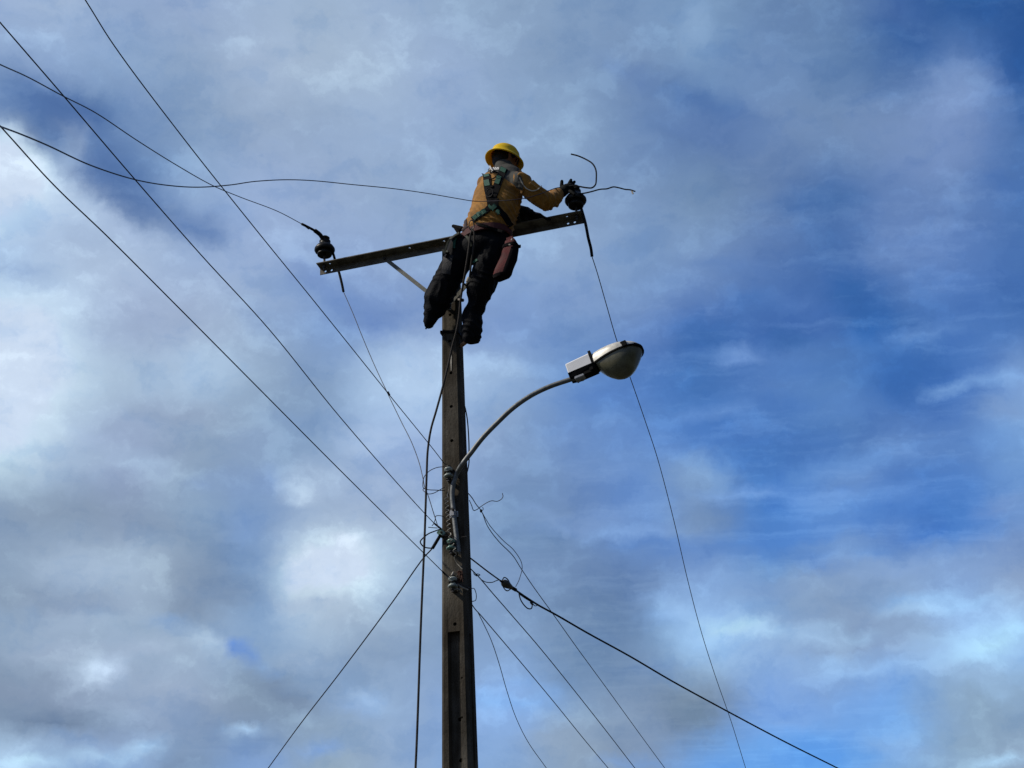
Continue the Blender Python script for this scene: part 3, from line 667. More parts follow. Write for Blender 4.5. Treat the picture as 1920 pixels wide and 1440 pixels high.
# right phase sleeve and down wire
SR = lerp_line([(1082, 362, YP + .02), (1086, 374, YP + .04), (1089, 388, YP + .03), (1092.5, 400, YP), (1098, 420, YP), (1103, 446, -.10), (1108, 466, -.08), (1110, 481, -.06)])
D = lerp_line([(1110, 481, -.06), (1120, 512, .15), (1138, 575, .5), (1157, 640, .9), (1183, 712, 1.3), (1210, 790, 1.8), (1233, 860, 2.3), (1262, 970, 3.0), (1290, 1090, 3.8), (1315, 1185, 4.6), (1342, 1270, 5.4), (1370, 1350, 6.2), (1398, 1440, 7.2)])
mb = MB(); mb.tube(spline(SR, 6), [.0105] * (6 * 7 + 1), 12)
wire('thin wire falling from the right crossarm end behind the lamp to the lower right', ext(D, 6, -1), .0032, 'grey_wire', name='overhead_wire', extras=[('insulating_sleeve', mb, 'rubber')])
# house drops
E = lerp_line([(824, 1004, -.1), (812, 1026, -.05), (795, 1045, .05), (735, 1130, .7), (640, 1258, 1.9), (565, 1355, 3.0), (503, 1440, 4.2)])
mb = MB(); mb.tube([L(826, 1003, -.1), L(811, 1028, -.05)], .0105, 10)
lp = MB(); lp.tube(spline(lerp_line([(826, 992, -.1), (815, 996, -.12), (803, 1001, -.15), (793, 1009, -.17), (788, 1016, -.18), (792, 1023, -.16), (800, 1027, -.1), (811, 1028, -.06)]), 6), .0042, 8)
wire('dark service cable sloping to the lower left from a thick grip on the pole', ext(E, 6), .0046, name='service_cable', cat='cable', extras=[('grip_sleeve', mb, 'rubber'), ('cable_loop', lp, 'rubber')])
F1 = lerp_line([(880, 1045, .05), (893, 1055, .15), (915, 1072, .3), (940, 1090, .5)])
F2 = lerp_line([(960, 1102, .62), (985, 1119, .8), (1010, 1135, 1.0), (1043, 1153, 1.25), (1100, 1186, 1.7), (1180, 1230, 2.4), (1260, 1277, 3.2), (1370, 1337, 4.3), (1470, 1390, 5.4), (1572, 1441, 6.6)])
fth = thing('service_cable', 'thick black service cable running to the lower right through a teardrop strain insulator', 'cable', F1[0])
mb = MB(); mb.tube(spline(ext(F2, 6), 8), .0068, 10)
P = spline(ext(F2, 6), 10)
for ph in (0, math.pi):
    hel = []
    for i, p in enumerate(P[:-8]): hel.append(p + UP * .004 * math.cos(i * 1.6 + ph) + RT * .004 * math.sin(i * 1.6 + ph))
    mb.tube(hel, .0036, 6)
part('cable', mb, M['rubber'], fth)
mb = MB(); mb.tube(spline(F1, 6), .0048, 8); part('guy_strand', mb, M['wire'], fth)
mb = MB()
ax = (F2[0] - F1[-1]).normalized(); c0 = F1[-1].lerp(F2[0], .48); ra = 13 * K
mb.lathe(c0 - ax * ra * .95, ax, [(.010, 0), (.020, .008), (.027, .024), (.027, .044), (.022, .070), (.016, .096), (.011, .118), (.008, .126)], 20)
part('strain_insulator', mb, mat('grey_strain_porcelain', (.07, .065, .055), .4, 0, .4, 30), fth, auto=60)
mb = MB(); mb.tube([F1[-1] - ax * .01, F1[-1] + ax * .02], .008, 8)
mb.tube([F2[0] - ax * .02, F2[0] + ax * .045], .0125, 10)
lpts = spline([c0 - ax * .055, c0 - ax * .03 + UP * .036, c0 + ax * .01 + UP * .04, c0 + ax * .05 + UP * .014], 6); mb.tube(lpts, .004, 6)
lpts = spline([c0 - ax * .055, c0 - ax * .03 - UP * .036, c0 + ax * .01 - UP * .04, c0 + ax * .05 - UP * .014], 6); mb.tube(lpts, .004, 6)
part('grip', mb, M['rubber'], fth)
mb = MB(); mb.tube(spline(lerp_line([(973, 1113, .7), (976, 1124, .7), (983, 1135, .72), (990, 1141, .74), (996, 1141, .76), (998, 1134, .78), (997, 1130, .8)]), 6), .0042, 8)
mb.tube(spline(lerp_line([(975, 1115, .7), (985, 1122, .75), (996, 1129, .8), (1003, 1136, .83), (1008, 1135, .85)]), 6), .003, 6)
mb.tube([L(995, 1129, .8), L(999, 1134, .8)], .008, 8)
part('cable_loop', mb, M['rubber'], fth)
# far-side rack conductors (behind the pole)
w4 = lerp_line([(878, 925, .06), (884, 932, .12), (893, 946, .3), (903, 959, .5)])
w4a = w4 + lerp_line([(915, 988, .8), (936, 1016, 1.1), (960, 1040, 1.3), (977, 1066, 1.6), (1000, 1100, 2.0), (1036, 1150, 2.6), (1080, 1212, 3.4), (1140, 1294, 4.6), (1195, 1370, 5.8), (1247, 1441, 7.0)])
br2 = MB(); br2.tube(spline(lerp_line([(903, 959, .5), (912, 975, .7), (922, 990, .9), (945, 1015, 1.15), (962, 1030, 1.25), (973, 1045, 1.3), (979, 1066, 1.6), (975, 1082, 1.5), (967, 1100, .8)]), 6), .0026, 8)
kn = MB(); kn.ell(L(902, 958, .5), RT, UP, FW, .009, .012, .009); kn.tube(spline([L(903, 958, .5), L(906, 955, .5), L(905, 951, .5)], 5), .0024, 6); kn2 = MB(); kn2.ell(L(918, 985, .9), (L(920, 988, .9) - L(915, 982, .9)).normalized(), UP, FW, .012, .005, .005)
tl_ = MB(); tl_.tube(spline(lerp_line([(880, 938, .05), (884, 947, .08), (888, 957, .1), (893, 956, .12), (900, 951, .3), (912, 943, .3), (922, 939, .3), (932, 940, .3), (940, 936, .3), (943, 931, .3), (942, 925, .3)]), 6), .0027, 8)
wire('wire leaving the pole to the lower right, uppermost, knotted near its curled tail', ext(w4a, 8), .0032, name='overhead_wire', extras=[('branch_wire', br2, 'wire'), ('knot', kn, 'rubber'), ('knot', kn2, 'rubber'), ('curled_tail', tl_, 'wire')])
w5 = lerp_line([(882, 1066, .05), (890, 1074, .15), (898, 1082, .3), (920, 1108, .6), (960, 1154, 1.3), (1010, 1212, 2.1), (1070, 1286, 3.3), (1130, 1362, 4.6), (1191, 1441, 6.0)])
k5 = MB(); k5.tube(spline(lerp_line([(888, 1073, .1), (890, 1078, .1), (895, 1076, .1), (900, 1078, .1), (893, 1080, .12)]), 5), .0028, 6); k5.ell(L(893, 1078, .15), RT, UP, FW, .009, .007, .007)
j5 = MB(); j5.tube(spline(lerp_line([(901, 1086, .3), (910, 1091, .35), (922, 1092, .42), (930, 1089, .48), (936, 1087, .5)]), 6), .0030, 8)
wire('wire to the lower right tied in a small knot and jumpered to the thick cable', ext(w5, 8), .0036, name='overhead_wire', extras=[('knot', k5, 'rubber'), ('jumper', j5, 'wire')])
w6 = lerp_line([(884, 1132, .05), (890, 1141, .15), (900, 1152, .35), (930, 1187, 1.0), (980, 1246, 1.9), (1040, 1318, 3.2), (1095, 1386, 4.5), (1141, 1441, 5.7)])
wire('straight wire leaving the pole to the lower right just below the small side loop', ext(w6, 8), .0034, name='overhead_wire')
w7 = lerp_line([(896, 1148, .3), (906, 1168, .5), (922, 1203, .9), (936, 1245, 1.3), (950, 1294, 1.8), (966, 1342, 2.3), (990, 1391, 3.0), (1025, 1441, 3.8)])
wire('thin slack wire bowing steeply to the bottom edge, nearest the pole on its right', ext(w7, 4, -.5), .0028, name='overhead_wire')
wire('small wire loop bulging from the right side of the pole near the lowest spool', lerp_line([(852, 1092, -.14), (868, 1097, -.12), (882, 1103, .0), (890, 1105, .1), (893, 1115, .12), (892, 1125, .12), (884, 1128, .08)]), .0026, name='jumper_wire')
wire('insulated cable bowing out along the right edge of the pole above the lamp arm', lerp_line([(868, 752, .02), (872, 764, .05), (876, 785, .08), (878.5, 815, .1), (879.5, 845, .12), (879, 870, .12), (872, 900, .08)]), .0042, 'rubber', name='down_cable', cat='cable')
wire('looped wire arching left of the pole beside the uppermost spool insulator', lerp_line([(832, 875, -.1), (818, 877, -.14), (804, 884, -.16), (795, 895, -.16), (793, 906, -.15), (794, 915, -.14), (802, 918, -.13), (818, 919, -.12), (834, 920, -.08)]), .0027, name='jumper_wire', group='thin jumper wires near the rack')
wire('curled wire with a small ring at its end, left of the pole\'s spiral wire top', lerp_line([(834, 913, -.1), (824, 919, -.12), (812, 925, -.14), (803, 926, -.16), (796, 922, -.16), (793, 918, -.15), (796, 916, -.14), (800, 920, -.14)]), .0027, name='jumper_wire', group='thin jumper wires near the rack')
wire('bent wire elbowing up beside the middle rack wire at the pole edge', lerp_line([(834, 970, -.09), (826, 967, -.11), (817, 968, -.13), (816, 974, -.13), (813, 982, -.12), (810, 986, -.11)]), .0026, name='jumper_wire', group='thin jumper wires near the rack')
wire('short straight wire end sticking out left beside the middle rack wire', lerp_line([(820, 990, -.1), (812, 989.5, -.12), (803, 988.5, -.13)]), .0026, name='wire_stub', group='thin jumper wires near the rack')

# ------------------------------------------------------------------ rack spools
def spool(px, py, label, mm, hook=True):
    c = pf(px, py, .055); th = thing('spool_insulator', label, 'insulator', c, 'porcelain spools on the front of the pole')
    s = .032; mb = MB()
    mb.lathe(c - EZ * .036, EZ, [(.012, .0), (s * .86, .001), (s, .007), (s * .98, .014), (s * .7, .020), (s * .55, .030), (s * .55, .040), (s * .66, .048), (s * .86, .054), (s * .88, .062), (s * .7, .069), (.012, .070)], 28)
    part('porcelain_body', mb, mm, th, auto=60)
    mb = MB(); mb.tube([c - EZ * .062, c + EZ * .052], .006, 8); mb.tube([c - EZ * .066, c - EZ * .055], .011, 6)
    for dz in (-.048, .044):
        q = c + EZ * dz; mb.box(q + EY * .028, EX, EY, EZ, .016, .040, .0025); mb.tube([q - EZ * .0025, q + EZ * .0025], .016, 16)
    mb.box(c + EY * .052 - EZ * .002, EX, EY, EZ, .017, .0028, .047)
    part('bracket', mb, M['bolt'], th, smooth=False)
    if hook:
        mb = MB(); mb.tube(spline([c - EZ * .055, c + EX * .022 - EZ * .052 - EY * .005, c + EX * .046 - EZ * .058, c + EX * .055 - EZ * .075 + EY * .01], 6), .0062, 8)
        part('hook', mb, M['steel'], th)
    mb = MB(); mb.tube(spline([c + (EX * math.cos(a) + EY * math.sin(a)) * s * .72 - EZ * .004 * math.sin(3 * a) for a in np.linspace(0, 6.2, 10)], 4), .005, 8)
    part('tie_wire', mb, M['rubber'], th)
    return th, c
spool(841, 886, 'uppermost grey-white spool insulator on the pole front, beside the curve of the lamp arm', M['porc'], False)
spool(846, 1021, 'greenish spool insulator at the lower end of the lamp arm, spiral wire over it', M['porc_green'])
spool(849, 1092, 'lowest white spool insulator on the pole front, below the rusty patch of old wire', M['porc'])
# side dead-end bracket
c = L(828, 1000, -.07)
th = thing('dead_end_clamp', 'grey-green clamp on the pole\'s left edge where the lower left service cable ties off', 'clamp', c)
mb = MB(); mb.box(c, (EX + EZ * .8).normalized(), EY, (EZ - EX * .8).normalized(), .022, .012, .028, .004); part('clamp_plate', mb, M['porc_green'], th, smooth=False)
mb = MB(); mb.tube([c - EY * .02 + EX * .003, c + EY * .05 + EX * .003], .008, 8); mb.tube([c - EY * .022 - EZ * .025 - EX * .01, c + EX * .05 - EY * .0 - EZ * .025], .006, 8); mb.tube([c + EX * .0, c + EX * .06], .009, 8); part('bolt', mb, M['bolt'], th)
# rusty bundle & pale tie above the lowest spool
th = thing('wire_bundle', 'rusty tangle of old tie wire on the pole above the lowest spool insulator', 'wire', pf(864, 1082, .01))
mb = MB(); random.seed(7)
for i in range(9):
    pts = [pf(863 + random.uniform(-7, 7), 1081 + random.uniform(-11, 11), .006 + random.uniform(0, .014)) for _ in range(6)]
    mb.tube(spline(pts, 4), random.choice([.0022, .003, .0017]), 6)
part('rusty_strands', mb, M['rust'], th)
mb = MB(); mb.tube(spline([pf(850, 1073, .02), pf(846, 1080, .05), pf(842, 1084, .06)], 5), .006, 8); mb.tube(spline([pf(858, 1095, .02), pf(866, 1101, .02), pf(878, 1106, .0)], 5), .004, 6)
part('pale_strand', mb, M['pvc'], th)
# spiral wire
pts = spline([pf(836, 892, .05), pf(838, 900, .05), pf(842, 911, .03), pf(841, 920, .02), pf(838, 931, .02)], 6)
def coil(a, b, turns, r0):
    o = []
    for i in range(int(turns * 12)):
        t = i / (turns * 12); p = a.lerp(b, t); ph = 2 * math.pi * turns * t
        o.append(p + EX * r0 * math.cos(ph) - EY * (r0 * math.sin(ph) * .45))
    return o
mb = MB()
allp = pts[:-1] + coil(pf(837, 932, .022), pf(842, 1000, .022), 8, .0115) + coil(pf(843, 1003, .075), pf(853, 1034, .075), 3.6, .010) + spline([pf(856, 1039, .06), pf(852, 1046, .03), pf(856, 1055, .012), pf(862, 1062, .01), pf(867, 1067, .008)], 5)
mb.tube(allp, .0026, 7)
solo('spiral_wire', mb, M['pvc'], allp[0], 'pale corkscrew wire hanging down the pole front beside the lamp arm', 'wire')

# ------------------------------------------------------------------ street lamp
lamp = thing('street_lamp', 'street lamp on a curved grey pipe arm, white gear box and drooping glass bowl', 'street lamp', pf(858, 1030, .02))
armp = [pf(860, 1036, .022), pf(856.5, 1010, .022), pf(853.5, 985, .022), pf(850.8, 962, .022), pf(849, 945, .022), pf(848, 932, .024), pf(848.5, 918, .03), pf(851, 903, .035), pf(857, 887, .04)]
YL = -.15
armp += [L(867, 870, YL), L(884, 848, YL), L(905, 821, YL), L(932, 793, YL), L(962, 765, YL), L(995, 742, YL), L(1030, 725, YL), L(1068, 712, YL), L(1080, 708, YL)]
mb = MB(); mb.tube(spline(armp, 8), .0165, 16); part('arm', mb, M['pipe'], lamp, auto=50)
mb = MB(); c = pf(849.5, 963, .028)
mb.box(c, EX, EY, EZ, .019, .019, .028, .008); mb.box(c + EY * .018, EX, EY, EZ, .03, .004, .022, .002)
part('pipe_clamp', mb, M['clampm'], lamp, smooth=False)
mb = MB(); p = pf(848.5, 955, .055); mb.tube([p + EY * .01, p - EY * .012], .0085, 6); part('clamp_bolt', mb, M['bolt'], lamp, smooth=False)
mb = MB(); p = pf(861, 1008, .02); mb.tube([p, p + EX * .05], .004, 6); part('clamp_bolt', mb, M['bolt'], lamp, smooth=False)
# head: a along axis, b to the camera side, c up
tau = R(14)
A_ = (EX * math.cos(tau) + EZ * math.sin(tau)); B_ = -EY; C_ = A_.cross(B_).normalized()
if C_.z < 0: C_ = -C_
def H(o, a, b, c): return o + A_ * a + B_ * b + C_ * c
hb = .055                                             # half width of the gear box
OB = L(1065, 699, YL - hb)                            # lower rear near corner
OB = OB + EY * hb                                     # on the centre plane
lenb = .168
mb = MB(); 
ring = lambda a, w, h0, h1, ch_: [H(OB, a, b, c) for b, c in ((-w, h0), (w, h0), (w, h1 - ch_), (w - ch_, h1), (-w + ch_, h1), (-w, h1 - ch_))]
mb.loft([ring(.0, hb * .93, .0, .074, .010), ring(.006, hb, 0, .078, .012), ring(lenb, hb * 1.12, 0, .086, .014)])
part('gear_housing', mb, M['lamp_white'], lamp, smooth=True, auto=25)
mb = MB()
rb = lambda a, w, h0, h1: [H(OB, a, b, c) for b, c in ((-w * .8, h0), (w * .8, h0), (w, h1), (-w, h1))]
mb.loft([rb(-.002, hb + .001, -.030, -.001), rb(.05, hb + .003, -.040, -.001), rb(lenb + .02, hb * 1.12, -.034, -.001)])
mb.loft([[H(OB, lenb + .001 + da, b, c) for b, c in ((-hb * 1.18, -.006), (hb * 1.18, -.006), (hb * 1.18, .088), (hb * 1.05, .098), (-hb * 1.05, .098), (-hb * 1.18, .088))] for da in (0, .018)])
part('gear_base', mb, M['lamp_black'], lamp, smooth=False)
mb = MB(); q = H(OB, .062, .018, -.048); mb.box(q, A_, B_, C_, .034, .028, .011, .004); mb.tube([H(OB, .04, .0, -.05), H(OB, .04, 0, -.066)], .008, 6); mb.tube([H(OB, .072, .0, -.05), H(OB, .072, 0, -.066)], .008, 6)
part('pipe_entry_clamp', mb, M['clampm'], lamp, smooth=False)
mb = MB(); q = H(OB, .125, .02, -.045); mb.box(q, A_, B_, C_, .030, .03, .012, .003); mb.box(H(OB, .155, .04, -.03), A_, B_, C_, .014, .014, .016, .003); part('lamp_hinge', mb, M['lamp_black'], lamp, smooth=False)
# optic
a0_ = lenb + .018; LO = .330
def plan(t):                                         # half width along the optic
    return .058 + .072 * math.sin(math.pi * min(1, (t * .92)) ** .9) ** 1.0 if t < .75 else .130 * math.sqrt(max(0, 1 - ((t - .62) / .38) ** 2.4)) * .985
def planw(t):
    xs = [0, .12, .25, .4, .55, .7, .8, .88, .94, .98, 1.0]; ys = [.064, .083, .099, .112, .118, .115, .105, .088, .066, .040, .012]
    return float(np.interp(t, xs, ys))
def toph(t):
    xs = [0, .15, .35, .55, .75, .88, .95, 1.0]; ys = [.085, .089, .088, .078, .058, .038, .024, .008]; return float(np.interp(t, xs, ys))
def both(t):
    xs = [0, .06, .15, .3, .45, .58, .7, .82, .92, 1.0]; ys = [.018, .058, .098, .138, .151, .143, .119, .078, .036, .004]; return float(np.interp(t, xs, ys))
def sm(f, t): return sum(f(min(1, max(0, t + d))) for d in (-.04, -.02, 0, .02, .04)) / 5 if .04 < t < .96 else f(t)
NT = 36
mb = MB(); rings = []
for i in range(NT + 1):
    t = i / NT; w = sm(planw, t); h = sm(toph, t)
    rings.append([H(OB, a0_ + LO * t, w * math.copysign(abs(math.cos(th_)) ** .75, math.cos(th_)), h * abs(math.sin(th_)) ** .8) for th_ in np.linspace(0, math.pi, 20)])
mb.loft(rings)
part('canopy', mb, M['lamp_body'], lamp, auto=60)
mb = MB(); rings = []
for i in range(NT + 1):
    t = i / NT; w = sm(planw, t) + .003; c = -.012
    rings.append([H(OB, a0_ + (LO + .004) * t, s_ * w, c0_) for s_, c0_ in ((-1, -.012), (1, -.012), (1, -.002), (-1, -.002))])
mb.loft(rings); part('gasket', mb, M['lamp_black'], lamp, smooth=False)
mb = MB(); rings = []
for i in range(NT + 1):
    t = i / NT; w = sm(planw, t) * .95; h = sm(both, t)
    rings.append([H(OB, a0_ + .01 + (LO - .016) * t, w * math.cos(th_), -.012 - h * abs(math.sin(th_)) ** .85) for th_ in np.linspace(0, math.pi, 24)])
mb.loft(rings); part('glass_bowl', mb, M['glass'], lamp, auto=70)
mb = MB(); t = .70; q = H(OB, a0_ + LO * t, planw(t) + .004, .004); mb.box(q, A_, B_, C_, .018, .008, .018, .004); mb.box(H(OB, a0_ + LO * (t - .01), planw(t) - .004, .026), A_, B_, C_, .020, .010, .006, .003); part('latch', mb, M['lamp_black'], lamp, smooth=False)
mb = MB()
rings = []
for i in range(8):
    t = .87 + .13 * i / 7; w = planw(min(t, 1)) + .005; a_ = a0_ + LO * t + .004
    rings.append([H(OB, a_, s_ * w, c0_) for s_, c0_ in ((-1, -.016), (1, -.016), (1, .001), (-1, .001))])
mb.loft(rings); part('front_rim', mb, M['lamp_black'], lamp, smooth=False)

# ------------------------------------------------------------------ person
HEAD_AZ, BODY_AZ = R(52), R(24)
def frame(a): return Vector((math.sin(a), math.cos(a), 0)), Vector((math.cos(a), -math.sin(a), 0))
bf, brt = frame(BODY_AZ); hf, hrt = frame(HEAD_AZ)
pelvis = L(905, 462, -.29)
person = thing('person', 'worker in yellow helmet, ochre shirt and black trousers, seen from behind atop the pole', 'person', L(885, 640, -.12))
def ell_ring(c, W, D, n=28, f=bf, r=brt, e=1.0): return [c + r * (W * math.copysign(abs(math.cos(t)) ** e, math.cos(t))) + f * (D * math.copysign(abs(math.sin(t)) ** e, math.sin(t))) for t in [2 * math.pi * k / n for k in range(n)]]
TOR = [(944, 315, -.20, .066, .058), (943, 321, -.205, .105, .078), (941, 331, -.22, .158, .104), (935, 354, -.25, .186, .128), (930, 380, -.27, .187, .132), (924, 402, -.285, .188, .135), (916, 425, -.29, .187, .137), (911, 449, -.29, .180, .136)]
# joints
shR, elR, wrR = L(976, 342, -.33), L(1022, 377, -.26), L(1048, 363, -.17)
shL, elL, wrL = L(908, 344, -.15), L(944, 400, .02), L(996, 404, -.08)
hipL, hipR = L(868, 466, -.28), L(928, 466, -.30)
LEGL = [(868, 466, -.28, .108), (857, 492, -.27, .100), (836, 530, -.24, .098), (822, 560, -.21, .098), (815, 578, -.19, .074), (808, 596, -.17, .050), (803, 609, -.15, .028)]
LEGR = [(928, 466, -.30, .108), (915, 500, -.27, .100), (901, 540, -.22, .094), (894, 570, -.18, .066), (886, 592, -.16, .066), (885, 614, -.15, .070), (884.5, 629, -.13, .064)]
headc = L(947, 300, -.17)
def body():
    mb = MB()
    for a_, b__ in zip(TOR, TOR[1:]):
        mb.loft([ell_ring(L(*t[:3]), t[3] * .86, t[4] * .86) for t in (a_, b__)])
    mb.ell(pelvis, brt, bf, EZ, .16, .115, .12)
    mb.chain([(shR, .055), (elR, .044), (wrR, .032), (L(1060, 356, -.16), .034)])
    mb.chain([(shL, .055), (elL, .044), (wrL, .032), (L(1010, 407, -.09), .032)])
    for LG, ank, heel, toe in ((LEGL, L(809, 590, -.17), L(816, 598, -.2), L(804, 610, -.06)), (LEGR, L(884, 612, -.16), L(882, 618, -.2), L(896, 634, -.02))):
        mb.chain([(L(*p[:3]), min(p[3] * .72, .08)) for p in LG[:4]] + [(ank + EZ * .02, .03)]); mb.capsule(ank, .028, heel.lerp(toe, .6) + EZ * .025, .016)
    mb.capsule(L(944, 328, -.20), .058, headc - EZ * .05, .054)
    # head
    mb.ell(headc, hf, hrt, EZ, .092, .075, .108)
    mb.ell(headc + hf * .03 - EZ * .06, hf, hrt, EZ, .058, .052, .055)
    mb.capsule(headc + hf * .088 + EZ * .012, .009, headc + hf * .106 - EZ * .022, .014)   # nose
    mb.capsule(headc + hf * .084 - EZ * .052 + hrt * .018, .008, headc + hf * .084 - EZ * .052 - hrt * .018, .008)  # lips
    mb.capsule(headc + hf * .074 - EZ * .09, .018, headc + hf * .06 - EZ * .095, .02)       # chin
    for s in (-1, 1):
        e = headc + hrt * s * .074 - EZ * .01
        mb.chain([(e + EZ * .026, .009), (e + EZ * .03 - hf * .018 + hrt * s * .012, .008), (e - hf * .022 + hrt * s * .014, .008), (e - EZ * .026 - hf * .004, .008)], 10)
        mb.capsule(headc + hf * .082 + EZ * .026 + hrt * s * .014, .008, headc + hf * .07 + EZ * .026 + hrt * s * .045, .008)  # brow
    return fuse(mb, .0075, 3)
bm_ = as_mb(body()); part('body', bm_, M['skin'], person)
for s in (-1, 1):
    mb = MB(); mb.ell(headc + hf * .080 + EZ * .006 + hrt * s * .031, hf, hrt, EZ, .011, .012, .010, 14, 8); part('eye', mb, M['eye'], person)
mb = MB(); mb.ell(headc - hf * .012 + EZ * .018, hf, hrt, EZ, .094, .083, .10)
mb.ell(headc - hf * .045 - EZ * .02, hf, hrt, EZ, .055, .066, .058)
part('hair', as_mb(fuse(mb, .007, 3)), M['hair'], person)

# shirt
def wrinkle(v, no, amp, fn):
    return v + no * amp * fn
def shirt():
    mb = MB()
    for a_, b__ in zip(TOR, TOR[1:]):
        mb.loft([ell_ring(L(*t[:3]), t[3], t[4]) for t in (a_, b__)])
    mb.chain([(L(955, 335, -.25), .06), (shR, .070), (L(1000, 361, -.30), .066), (elR, .062), (L(1038, 373, -.21), .054), (wrR, .046)])
    mb.chain([(L(922, 336, -.2), .06), (L(910, 344, -.15), .063), (L(930, 380, -.02), .064), (elL, .060), (L(975, 403, -.02), .054), (wrL, .044)])
    me = fuse(mb, .006, 9)
    b = as_mb(me); nos = [v.normal.copy() for v in me.vertices]
    ax1 = (elR - shR).normalized(); ax2 = (wrR - elR).normalized()
    out = []
    from mathutils import noise as nz
    for v, no in zip(b.v, nos):
        q = loc(v); d = 0
        w = nz.noise(v * 7) ; w2 = nz.noise(v * 15 + Vector((3, 1, 2)))
        # torso folds: diagonal drags from armpit to waist, gathers above the belt
        tz = (q.z - loc(L(*TOR[-1][:3])).z)
        dr = (v - shR)
        f1 = math.sin((q.z * 1.0 + q.x * 1.1) * 62 + w * 5) ; g1 = max(0, min(1, (.42 - tz) / .3))
        d += .011 * (1 - abs(f1)) ** 1.5 * g1 + .004 * w2
        gw = max(0, 1 - abs(tz - .075) / .085) if q.x < loc(shR).x - .02 else 0          # gathers above the belt
        d += .008 * gw * (1 - abs(math.sin(q.z * 62 + q.x * 9 + math.sin(q.x * 17) * 1.2 + w * 3))) ** 1.3
        ta = (v - elR).dot(ax2); tb = (v - shR).dot(ax1)
        if (v - elR).length < .17 and q.x > loc(shR).x + .02:
            d += .0065 * (1 - 2 * abs(math.sin(ta * 55 + w * 5))) * max(0, 1 - abs(ta - .05) / .2)
        elif q.x > loc(shR).x: d += .008 * (1 - 2 * abs(math.sin(tb * 30 + w * 4)))
        if (v - wrL).length < .25 and q.x > loc(elL).x: d += .008 * math.sin((v - wrL).length * 110 + w * 4)
        out.append(v + no * (d + .003 * w))
    b.v = out
    return b
sb = shirt()
# yoke faces
z_y = loc(L(930, 322, -.33)).z
arm_a, arm_b = L(973, 326, -.36), L(972, 362, -.40)
def seg_d(p, a, b_):
    t = max(0, min(1, (p - a).dot(b_ - a) / (b_ - a).length_squared)); return (p - (a + (b_ - a) * t)).length
for i, f in enumerate(sb.f):
    c = sum((sb.v[k] for k in f), Vector()) / len(f)
    s = (c - L(935, 340, -.25)).dot(brt)
    lim = z_y - max(0, s) * 1.1 + max(0, -s) * .5
    if c.z > lim and s < .165: sb.m[i] = 1
    elif seg_d(c, arm_a, arm_b) < .034: sb.m[i] = 1
la = L(952, 402, 0)
for i, f in enumerate(sb.f):
    c = sum((sb.v[k] for k in f), Vector()) / len(f)
    if min(seg_d(c, elL, wrL), seg_d(c, L(930, 385, 0), elL)) < .085 and seg_d(c, L(930, 380, -.27), L(916, 425, -.29)) > .2: sb.m[i] = 2
shirt_o = part('shirt', sb, [M['shirt'], M['grey_cloth'], M['glove']], person, auto=0)
shirt_bvh = BVHTree.FromPolygons([v for v in sb.v], sb.f)
# collar
mb = MB(); cc = L(945, 318, -.205)
def cring(dz, W, D, tilt=.0): return [p + EZ * (dz + tilt * (p - cc).dot(bf)) for p in ell_ring(cc, W, D, 30)]
mb.loft([cring(-.025, .090, .080), cring(.008, .074, .068, -.1), cring(.036, .064, .060, -.25), cring(.039, .060, .056, -.25), cring(.01, .063, .057, -.1)], cap=False)
col_o = part('collar', mb, M['grey_cloth'], person)
# trousers
def trousers():
    mb = MB(); mb.ell(pelvis + EZ * .0, brt, bf, EZ, .185, .135, .13); mb.loft([ell_ring(L(912, 447, -.29), .172, .132), ell_ring(L(908, 462, -.29), .182, .136)])
    mb.chain([(L(*p[:3]), p[3]) for p in LEGL]); mb.chain([(L(*p[:3]), p[3]) for p in LEGR])
    me = fuse(mb, .0065, 7); b = as_mb(me); nos = [v.normal.copy() for v in me.vertices]
    from mathutils import noise as nz
    out = []
    for v, no in zip(b.v, nos):
        w = nz.noise(v * 6); w2 = nz.noise(v * 13); q = loc(v)
        d = .006 * w2 + .0085 * (1 - abs(math.sin(q.z * 38 + q.x * 20 + w * 7))) * max(0, min(1, (hipL.z - v.z) / .3))
        out.append(v + no * d)
    b.v = out; return b
tb_ = trousers()
kneeL = L(820, 520, -.33); 
for i, f in enumerate(tb_.f):
    c = sum((tb_.v[k] for k in f), Vector()) / len(f); px, py = project(c - EYE)
    # charcoal reinforcement on the back of the left knee and shin
    q = loc(c)
tro = part('trousers', tb_, M['trouser'], person, auto=0)
tro_bvh = BVHTree.FromPolygons([v for v in tb_.v], tb_.f)
def cast(px, py, bvhs, fallback=-.42):
    d = ray(px, py); best = None
    for b in bvhs:
        h = b.ray_cast(EYE, d)
        if h[0] is not None and (best is None or h[3] < best[3]): best = h
    if best: 
        n = best[1]; n = -n if n.dot(d) > 0 else n
        return best[0], n
    return L(px, py, fallback), -d
def ribbon(path, wpx, bvhs, off=.004, th=.003, mb=None, k=6):
    mb = mb or MB(); P = spline([Vector((x, y, 0)) for x, y in path], k); rows = []
    for i, p in enumerate(P):
        t = (P[min(i + 1, len(P) - 1)] - P[max(i - 1, 0)]).normalized(); s = Vector((-t.y, t.x, 0))
        row = []
        for u in (-1, -.33, .33, 1):
            q = p + s * (wpx / 2 * u); h, n = cast(q.x, q.y, bvhs); row.append((h, n))
        n = sum((r[1] for r in row), Vector()).normalized()
        mid = (row[1][0] + row[2][0]) / 2
        rows.append([(h - ((h - mid).dot(n) * n) * .5, n) for h, _ in row])
    rings = []
    for row in rows:
        rings.append([h + n * (off + th) for h, n in row] + [h + n * (off - .004) for h, n in reversed(row)])
    mb.loft(rings); return mb
SB = [shirt_bvh]; TB = [tro_bvh]; AB = [shirt_bvh, tro_bvh]
